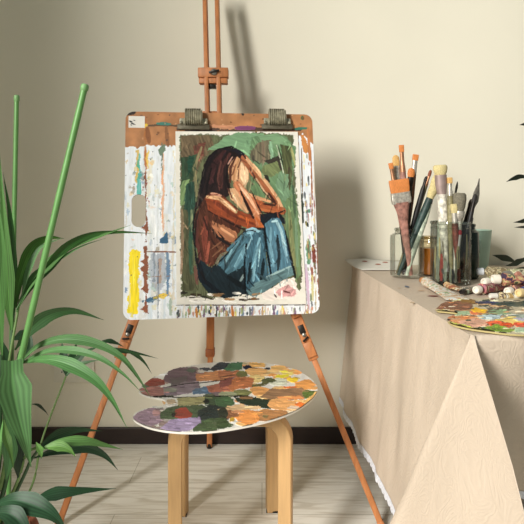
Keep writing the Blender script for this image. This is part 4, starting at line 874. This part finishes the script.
paintbrush('dark slim brush rising behind the palette knife', G2, b2, (472, 199), D2+.02, (.006, .025), 4.5, 10, 9, 5, 3, mat('brown_bristle', (70, 58, 48), .6), 'black', M_dark, 'filbert')
paintbrush('pale mint-smeared brush tilting left from the large jar mouth', G2, b2, (444, 180), D2+.03, (-.036, .024), 6, 14, 12, 6, 5, M_cream, 'mint', None, 'filbert')
paintbrush('short olive-handled brush with dirty cream tip in front of the grey mop', G2, b2, (453.5, 204), D2-.035, (.014, -.040), 6, 9, 9, 6, 5, M_cream, 'red', None, 'flat')
paintbrush('black slim brush crowded against the right rim of the large jar', G2, b2, (475.5, 194), D2-.01, (.016, -.006), 4.6, 9, 8, 4.5, 3.5, mat('soot_bristle', (44, 40, 38), .6), 'black', M_dark, 'filbert')
paintbrush('olive stubby brush wedged between the grey mop and the cream brush', G2, b2, (453, 194), D2+.01, (.004, .030), 6, 8, 8, 7, 5, mat('dirty_bristle', (150, 140, 96), .8), 'olive', M_dark, 'mop')
# palette knife
p1 = P(479.3, 178.5, D2+.005); p0 = b2+Vector((.018, -.018, .01)); ax = (p1-p0).normalized(); L = (p1-p0).length
y = ax.cross(Vector((1, 0, 0))).normalized(); x = y.cross(ax)
kn = thing('palette_knife', 'grey leaf-shaped palette knife leaning right out of the large jar', 'palette knife', p0)
part('handle', G().loft([ell(p0+ax*l, x, y, r, r) for l, r in ((0, .004), (.04, .008), (L-.135, .0075), (L-.125, .004))]), mat('handle_black', HC['black'], .45), kn)
part('ferrule', G().loft([ell(p0+ax*l, x, y, r, r) for l, r in ((L-.13, .005), (L-.105, .004))]), M_steel, kn)
part('blade', G().loft([ell(p0+ax*l+x*o, x, y, w_, .0009) for l, w_, o in ((L-.108, .003, 0), (L-.095, .006, 0), (L-.075, .0115, .001), (L-.05, .0105, .001), (L-.025, .005, .001), (L-.012, .003, .0005), (L, .0018, 0))]), mat('paint_stained_blade', (128, 122, 112), .4, .6, var=.4, scale=80), kn)
# striped wooden sticks seen through the big jar
p0 = b2+Vector((-.004, -.050, .010)); p1 = b2+Vector((.012, -.053, .166)); rd = thing('mixing_stick', 'thin white stick inside the large jar showing through the glass', 'stick', p0)
part('shaft', G().tube([p0, p1], .0035, 10), mat('white_stick', (206, 204, 200), .5), rd)
part('tip', G().lathe([(.005, 0), (.006, .008), (.003, .016)], p1-Vector((0, 0, .004)), 10), mat('red_tip', (176, 40, 50), .5), rd)

# ------------------------------------------------------------------ paint tubes
M_cap = mat('white_cap', (228, 220, 206), .5, var=.08, scale=60); M_capb = mat('dark_red_band', (96, 36, 44), .5)
def tubecol(name, base, cs, seed):
    m = mat(name, base, .4, var=.05)
    nt = m.node_tree; b = nt.nodes['Principled BSDF']; n = nt.nodes.new('ShaderNodeTexNoise'); n.inputs['Scale'].default_value = 38; n.inputs['Detail'].default_value = 5; n.inputs['Distortion'].default_value = 1.2
    tc = [k for k in nt.nodes if k.type == 'TEX_COORD'][0]; mp = nt.nodes.new('ShaderNodeMapping'); mp.inputs['Location'].default_value = (seed, seed*2.3, 0)
    nt.links.new(tc.outputs['Object'], mp.inputs[0]); nt.links.new(mp.outputs[0], n.inputs['Vector']); b.inputs['Roughness'].default_value = .5
    r = nt.nodes.new('ShaderNodeValToRGB'); r.color_ramp.interpolation = 'CONSTANT'
    e = r.color_ramp.elements; e[0].color = lin(base)+(1,); e[1].color = lin(cs[0])+(1,); e[1].position = .46
    for k, c in enumerate(cs[1:]): q = e.new(.52+.06*k); q.color = lin(c)+(1,)
    nt.links.new(n.outputs['Fac'], r.inputs[0]); nt.links.new(r.outputs[0], b.inputs['Base Color'])
    return m
def paint_tube(lab, cap, end, r, m, capm=M_cap, band=None, zc=0, ze=0, crimp=1.45, flat=.75, caplen=.020):
    p0 = T(cap[0], cap[1], TT+r*.92+zc); p1 = T(end[0], end[1], TT+.006+ze)
    ax = p1-p0; L = ax.length; ax.normalize(); x = ax.cross(Vector((0, 0, 1))).normalized(); y = x.cross(ax)
    t = thing('paint_tube', lab, 'paint tube', Vector((p0.x, p0.y, TT)), 'paint tubes heaped on the table')
    R = frame(ax)
    r = r*.93; cr = r*.68
    part('cap', G().lathe([(.0005, .004), (cr*.5, .004), (cr*.58, .0), (cr*.88, .0), (cr, .003), (cr*1.06, caplen), (cr*.9, caplen+.001)], p0, 28, R, rf=lambda a, z: 1+.035*math.sin(14*a)), capm, t)
    if band: part('cap_ring', G().lathe([(cr*1.08, caplen), (cr*1.1, caplen+.004), (cr*.9, caplen+.0045)], p0, 28, R), band, t)
    s = caplen+.003; wob = random.Random(lab)
    rings = [ell(p0+ax*s, x, y, r*.45, r*.45, 20), ell(p0+ax*(s+.006), x, y, r*.55, r*.55, 20), ell(p0+ax*(s+.010), x, y, r, r, 20)]
    for k in range(1, 9):
        f = k/8; j = wob.uniform(-.08, .08)
        rings.append(ell(p0+ax*(s+.010+(L-s-.014)*f)+Vector((0, 0, -r*.0*f)), x, y, r*(1+(crimp-1)*f+j*.5), max(.0022, r*(1-f)**flat*(1+j*2)), 20))
    part('tube_body', G().loft(rings), m, t)
    c = p1-ax*.002
    part('crimp', G().loft([ell(c-ax*.010, x, y, r*crimp*1.01, .0035, 20), ell(c+ax*.004, x, y, r*crimp*1.01, .003, 20)]), m, t)
    return t
M_cap = mat('white_cap', (208, 196, 184), .55, var=.42, scale=110, bump=.4, bscale=120)
paint_tube('squeezed silver-white tube lying foremost left of the heap, wide crimp forward', (422, 280), (457, 299), .017, tubecol('tube_silver', (206, 206, 200), [(190, 150, 110), (226, 222, 210), (130, 150, 110)], 1), mat('dried_orange_cap', (188, 132, 88), .6, var=.4, scale=60), None, crimp=2.1, flat=1.0)
paint_tube('rusty red squeezed tube lying in front of the large jar', (440, 283), (466, 291.5), .012, tubecol('tube_rust', (150, 90, 66), [(206, 176, 130), (120, 80, 60), (206, 196, 170)], 4), M_dark, None, crimp=1.5)
paint_tube('long stained tube at the rear with a pale blue cap beside the jar', (477, 271.5), (548, 272), .019, tubecol('tube_olive', (120, 104, 76), [(190, 176, 140), (86, 74, 60), (150, 150, 110)], 2), mat('pale_blue_cap', (200, 204, 208), .5), None, zc=.014, ze=.03)
paint_tube('tube with green and pink stains, its white cap second along the heap', (483.5, 282), (540, 277), .0185, tubecol('tube_greenpink', (120, 96, 84), [(150, 164, 120), (186, 120, 116), (70, 60, 66)], 3), M_cap, None, zc=.008, ze=.012)
paint_tube('dark violet tube with round white cap tilted over its neighbours', (492.5, 279), (560, 281), .020, tubecol('tube_violet', (66, 50, 70), [(170, 110, 90), (196, 176, 126), (84, 94, 70)], 6), M_cap, None, zc=.027, ze=.03)
paint_tube('magenta-stained tube with a white cap and dark ring, front left of heap', (475.5, 290), (524, 283), .0175, tubecol('tube_magenta', (150, 76, 92), [(190, 130, 110), (96, 50, 60), (196, 180, 150)], 5), M_cap, M_capb, zc=.0, flat=.8)
paint_tube('dark red tube with white cap lying across the palette edge', (507, 291.5), (556, 284), .0175, tubecol('tube_darkred', (100, 46, 46), [(190, 140, 110), (64, 36, 40), (170, 176, 140)], 8), M_cap, M_capb, zc=.004)
paint_tube('tube with a dark blue ring and yellowed cap at the right edge', (518, 293), (575, 288), .0175, tubecol('tube_blue', (60, 66, 110), [(170, 160, 150), (40, 44, 84), (190, 190, 180)], 9), mat('yellowed_cap', (220, 194, 140), .5), mat('blue_band', (44, 54, 112), .5), zc=.006)
paint_tube('flattened ochre tube lying lowest at the palette back edge', (490, 296), (538, 296), .012, tubecol('tube_ochre', (170, 140, 90), [(206, 190, 150), (90, 70, 54), (226, 222, 206)], 11), mat('small_white_cap', (216, 210, 200), .5), None, crimp=1.6)
paint_tube('small grey-green tube in the gap between jar and heap', (461, 292), (486, 286), .011, tubecol('tube_greygreen', (110, 118, 100), [(170, 150, 130), (80, 80, 70), (200, 196, 180)], 12), M_dark, None, crimp=1.5)
paint_tube('pale stained tube lying on top of the heap at the rear', (504, 275), (566, 270), .018, tubecol('tube_pale', (150, 150, 112), [(206, 200, 170), (96, 90, 70), (176, 120, 100)], 13), mat('grey_cap', (120, 116, 104), .5), None, zc=.034, ze=.05)
# ------------------------------------------------------------------ palm
def leaf_geo(path, width, roll=0, fold=.25, base_c=(70, 120, 60), stripe=.3, wpow=.8, peak=.42, n=28, m=13, base_w=.12):
    pts = smooth_path(path, n); g = G(); col = []
    rnd = random.Random(hash((round(path[0][0], 3), round(path[-1][0], 3))) & 255)
    for i, p in enumerate(pts):
        t = i/(n-1); tg = (pts[min(i+1, n-1)]-pts[max(i-1, 0)]).normalized()
        vw = (Vector((0, 0, CAM_Z))-Vector(path[len(path)//2])).normalized()
        sd = tg.cross(vw).normalized(); nr = sd.cross(tg).normalized()
        sd2 = sd*math.cos(roll)+nr*math.sin(roll); nr2 = -sd*math.sin(roll)+nr*math.cos(roll)
        wv = (t/peak)**wpow if t < peak else ((1-t)/(1-peak))**1.05
        wv = max(wv, base_w if t < peak else 0.02)*width/2
        for k in range(m):
            a = k/(m-1)*2-1
            g.v.append(tuple(p+sd2*(a*wv)+nr2*(fold*wv*(abs(a)-.5)+.04*wv*math.sin(k*PI))))
            s = .60*(1+stripe*(.95*math.cos(k*PI)+.6*(1 if abs(a) < .1 else 0))+.12*math.sin(t*9+a*2))
            col.append(tuple(c*s for c in lin(base_c)))
    for i in range(n-1):
        for k in range(m-1): g.f.append((i*m+k, i*m+k+1, (i+1)*m+k+1, (i+1)*m+k))
    return g, np.array(col)
PX, PY = -.645, 1.14
M_pot = mat('terracotta_pot', (146, 84, 62), .7, var=.12, scale=14); M_soil = mat('potting_soil', (54, 42, 34), .95, var=.4, scale=60, bump=.8)
pm = thing('potted_palm', 'leafy green potted palm in the left foreground', 'plant', (PX, PY, 0))
part('pot', G().lathe([(.10, 0), (.105, .005), (.135, .235), (.145, .238), (.148, .280), (.143, .286), (.132, .284), (.128, .25), (.001, .248)], (PX, PY, 0), 48), M_pot, pm)
part('soil', G().lathe([(.128, .252), (.10, .258), (.05, .262), (.001, .262)], (PX, PY, 0), 32, cap=False), M_soil, pm)
LF = [  # path of (pixel x, pixel y, depth), width in px, colour, roll, fold
 ([(11, 330, 1.16), (8, 290, 1.15), (5, 235, 1.14), (-1, 148, 1.13)], 15, (92, 140, 70), .2, .3),
 ([(14, 322, 1.17), (13, 280, 1.17), (10, 220, 1.16), (3, 172, 1.15)], 10, (64, 112, 56), -.5, .3),
 ([(2, 360, 1.10), (0, 300, 1.08), (2, 250, 1.06), (-3, 190, 1.05)], 13, (84, 132, 66), .3, .3),
 ([(16, 308, 1.17), (20, 278, 1.18), (32, 248, 1.20), (48, 238, 1.22), (64, 238.5, 1.24)], 13, (76, 128, 46), -.3, .3),
 ([(16, 312, 1.16), (30, 285, 1.18), (47, 266, 1.20), (68, 248, 1.23), (100, 236, 1.26), (131, 225, 1.29)], 11, (104, 152, 84), .5, .3),
 ([(17, 310, 1.16), (30, 288, 1.18), (48, 268, 1.20), (66, 247, 1.22), (90, 235, 1.25), (120, 232, 1.28), (152, 233.5, 1.31)], 11, (60, 110, 46), -.4, .35),
 ([(16, 310, 1.16), (22, 297, 1.17), (33, 276, 1.19), (55, 262, 1.21), (80, 247, 1.24), (106, 238, 1.27)], 6, (112, 160, 100), .6, .2),
 ([(21, 300, 1.17), (28, 272, 1.18), (40, 248, 1.2), (62, 238, 1.23)], 8, (120, 166, 110), .7, .2),
 ([(15, 350, 1.16), (28, 332, 1.18), (48, 316, 1.20), (74, 311, 1.23), (104, 320, 1.26)], 15, (74, 118, 66), -.25, .35),
 ([(18, 364, 1.14), (38, 346, 1.13), (64, 339, 1.12), (94, 343, 1.12), (120, 356, 1.12), (137, 376, 1.13), (151, 398, 1.14)], 10.5, (96, 142, 84), .2, .4),
 ([(18, 365, 1.13), (44, 352, 1.12), (70, 350, 1.10), (98, 357, 1.09), (122, 373, 1.09), (142, 393, 1.10)], 8.5, (104, 152, 92), .25, .4),
 ([(16, 364, 1.12), (42, 359, 1.08), (68, 364, 1.06), (94, 379, 1.05), (112, 400, 1.05), (127, 428, 1.06)], 14, (92, 144, 80), .1, .35),
 ([(100, 346, 1.20), (118, 350, 1.22), (136, 353, 1.24), (158, 358.5, 1.26)], 5, (58, 92, 56), .3, .2),
 ([(96, 343, 1.22), (108, 341, 1.23), (116, 343, 1.24), (124, 347, 1.25)], 5, (44, 76, 46), .2, .2),
 ([(116, 348, 1.20), (134, 354, 1.21), (144, 362, 1.22), (152, 374, 1.22)], 4, (64, 100, 60), .2, .2),
 ([(66, 376, 1.26), (64, 362, 1.27), (63, 352, 1.28), (62, 342, 1.29)], 11, (50, 88, 52), .2, .15),
 ([(66, 376, 1.26), (70, 362, 1.27), (74, 352, 1.28), (77, 341, 1.29)], 9, (54, 94, 56), -.2, .15),
 ([(67, 376, 1.26), (76, 362, 1.27), (86, 352, 1.28), (100, 346, 1.29)], 8, (58, 98, 58), .3, .2),
 ([(66, 375, 1.25), (76, 366, 1.25), (88, 362, 1.25), (100, 360, 1.25)], 5, (100, 146, 96), .4, .2),
 ([(12, 360, 1.06), (13, 380, 1.03), (18, 410, 1.01), (25, 440, 1.00), (31, 467, 1.0)], 33, (96, 142, 84), .15, .3),
 ([(31, 404, 1.12), (38, 405, 1.13), (44, 410, 1.14), (49, 416, 1.15)], 3, (40, 62, 40), .2, .2),
 ([(38, 449, 1.15), (54, 437, 1.18), (76, 430, 1.22), (102, 431, 1.26)], 11, (52, 88, 56), -.1, .25),
 ([(36, 452, 1.13), (58, 443, 1.14), (84, 441, 1.16), (104, 445, 1.18), (123, 449.5, 1.2)], 10.5, (112, 160, 88), .35, .3),
 ([(42, 448, 1.12), (56, 446, 1.12), (68, 449, 1.12), (76, 457, 1.12)], 11, (118, 166, 84), .3, .3),
 ([(34, 458, 1.16), (58, 450, 1.18), (84, 447, 1.21), (104, 455, 1.23), (118, 470, 1.24)], 13, (40, 74, 46), -.3, .25),
 ([(30, 504, 1.12), (50, 495, 1.14), (78, 491, 1.16), (116, 488.5, 1.2)], 13, (44, 82, 52), .1, .2),
 ([(-6, 505, 1.05), (14, 500, 1.03), (38, 507, 1.02), (55, 517, 1.02), (68, 534, 1.03)], 22, (50, 88, 58), .2, .3),
 ([(-10, 512, 1.02), (10, 514, 1.0), (24, 528, .99), (32, 545, .99)], 20, (44, 80, 52), .1, .3),
 ([(6, 480, 1.1), (10, 455, 1.09), (8, 430, 1.08), (2, 405, 1.07)], 16, (58, 98, 52), .3, .3),
 ([(18, 478, 1.12), (17, 455, 1.11), (14, 430, 1.10), (8, 400, 1.1)], 15, (34, 66, 40), -.2, .3),
 ([(22, 470, 1.13), (20, 450, 1.14), (26, 428, 1.15), (30, 410, 1.15)], 12, (40, 70, 40), .2, .3),
 ([(36, 442, 1.12), (39, 448, 1.11), (41, 453, 1.1), (41.5, 459, 1.1)], 7, (110, 158, 78), .2, .3),
 ([(4, 420, 1.0), (6, 436, .98), (10, 450, .97), (14, 470, .97)], 9, (84, 120, 56), .2, .3),
 ([(12, 340, 1.22), (20, 336, 1.23), (28, 330, 1.24), (30, 318, 1.25)], 10, (44, 74, 46), .2, .2),
 ([(16, 372, 1.18), (22, 356, 1.2), (30, 345, 1.22), (28, 322, 1.24)], 11, (52, 84, 52), .1, .2),
 ([(2, 340, 1.2), (6, 360, 1.2), (4, 385, 1.2), (8, 410, 1.2)], 12, (46, 80, 46), .1, .2),
]
for k, (pp, w_, c, ro, fo) in enumerate(LF):
    path = [P(*q) for q in pp]
    g, colr = leaf_geo(path, w_*path[len(path)//2].y/F, ro, fo, c, **(dict(base_w=.62, peak=.34) if w_ > 30 else {}))
    part('leaf', g, M_leaf, pm, color=colr, autos=False)
M_stem = mat('palm_stem', (96, 124, 66), .5, var=.15, scale=20); M_stemd = mat('palm_stem_dark', (52, 82, 50), .5, var=.15, scale=20)
for pp, r, m in (([(12, 540, 1.13), (8, 470, 1.13), (9, 400, 1.14), (12, 330, 1.16)], 4.4, M_stemd), ([(2, 545, 1.12), (-2, 470, 1.11), (0, 400, 1.10), (1, 355, 1.10)], 5, M_stemd),
                 ([(4, 540, 1.12), (2, 440, 1.13), (8, 370, 1.14), (20, 299, 1.17)], 3, M_stem), ([(14, 540, 1.14), (22, 480, 1.14), (30, 462, 1.14), (38, 450, 1.14)], 3.4, M_stemd),
                 ([(8, 540, 1.13), (16, 485, 1.13), (26, 455, 1.13), (40, 446, 1.14)], 3, M_stem), ([(20, 545, 1.16), (30, 490, 1.19), (42, 440, 1.22), (66, 376, 1.26)], 2.2, M_stem),
                 ([(0, 540, 1.1), (4, 470, 1.1), (10, 400, 1.11), (17, 364, 1.13)], 4, M_stem), ([(10, 545, 1.14), (14, 525, 1.13), (22, 512, 1.12), (32, 503, 1.12)], 2.4, M_stemd),
                 ([(-8, 540, 1.1), (-12, 524, 1.08), (-10, 510, 1.06), (-6, 505, 1.05)], 3, M_stemd)):
    pts = [P(*q) for q in pp]; pts[0] = Vector((PX+.4*(pts[0].x-PX), PY+.4*(pts[0].y-PY), .255))
    sp = smooth_path(pts, 24); part('stem', G().tube(sp, [r*sp[i].y/F/2*(1.15-.35*i/23) for i in range(24)], 9), m, pm)
def stake(lab, top, base, r):
    p1 = P(*top); p0 = Vector(base); t = thing('plant_stake', lab, 'plant stake', p0, 'green plant stakes in the palm pot'); ax = (p1-p0).normalized(); L = (p1-p0).length
    ms = mat('green_stake', (94, 142, 78), .4, var=.10, scale=30)
    rr = [r*(1+.03*math.sin(i*1.7)) for i in range(30)]
    part('rod', G().tube([p0+ax*(L-.008)*i/29 for i in range(30)], rr, 12), ms, t)
    part('end_cap', G().lathe([(r*1.0, -.012), (r*1.22, -.010), (r*1.25, -.002), (r*1.0, .002), (r*.5, .003)], p1-ax*.003, 14, frame(ax)), mat('stake_cap', (110, 152, 96), .5, var=.05), t)
def to_soil(a, b):
    a = P(*a); b = P(*b); return a+(b-a)*((a.z-.25)/(a.z-b.z))
stake('thin upright green plant stake near the left edge', (16.8, 95, 1.22), to_soil((16.8, 95, 1.22), (8.5, 500, 1.19)), .0052)
stake('thicker green plant stake leaning right above the palm', (85.5, 84, 1.12), to_soil((85.5, 84, 1.12), (20.5, 360, 1.095)), .0068)

# ------------------------------------------------------------------ dark-leaved plant at the right
RX, RY = 1.17, 1.98
rp = thing('potted_plant', 'dark oval-leaved houseplant at the right edge behind the paint tubes', 'plant', (RX, RY, TT))
part('pot', G().lathe([(.05, 0), (.055, .003), (.068, .10), (.072, .102), (.072, .112), (.066, .112), (.06, .095), (.001, .094)], (RX, RY, TT), 36), mat('grey_pot', (150, 146, 138), .6), rp)
part('soil', G().lathe([(.0595, .096), (.001, .100)], (RX, RY, TT), 24, cap=False), M_soil, rp)
M_rs = mat('dark_twig', (66, 64, 42), .6)
for pp, w_, node in (([(530, 178, 1.9), (521, 176.5, 1.89), (513, 178.5, 1.88), (506, 182, 1.87)], 6, 0), ([(532, 221, 1.9), (526, 220.5, 1.89), (520, 221.5, 1.88), (513, 222.5, 1.87)], 5, 1), ([(515, 262, 1.9), (508, 259, 1.89), (500, 256.5, 1.88), (492, 255, 1.87)], 8, 2),
                     ([(530, 258, 1.9), (520, 261, 1.89), (513, 264, 1.88), (505, 266, 1.87)], 7, 2), ([(536, 228, 1.9), (528, 227, 1.89), (520, 227, 1.88), (514, 227.5, 1.87)], 3, 1), ([(534, 122, 1.9), (529, 123, 1.89), (524, 124, 1.88), (519, 125, 1.87)], 5, 3),
                     ([(540, 268, 1.92), (528, 270, 1.91), (520, 269, 1.9), (512, 270, 1.9)], 7, 2), ([(545, 150, 1.93), (552, 140, 1.94), (562, 134, 1.95)], 14, 3), ([(556, 200, 1.94), (566, 190, 1.96), (578, 188, 1.98)], 14, 1)):
    path = [P(*q) for q in pp]; g, colr = leaf_geo(path, w_*path[1].y/F, .5, .2, (44, 54, 40), .1, .6, .5, 14, 7, .1)
    part('leaf', g, M_leaf, rp, color=colr, autos=False)
for ends in (((530, 178), (534, 122)), ((532, 221), (536, 228)), ((515, 262), (530, 258), (540, 268))):
    for e in ends:
        q = P(e[0], e[1], 1.905); b0 = Vector((RX+.01, RY-.01, TT+.097)); mid = b0.lerp(q, .5)+Vector((.03, 0, .03))
        part('stem', G().tube(smooth_path([b0, mid, q], 14), [.0045-.0002*i for i in range(14)], 8), M_rs, rp)
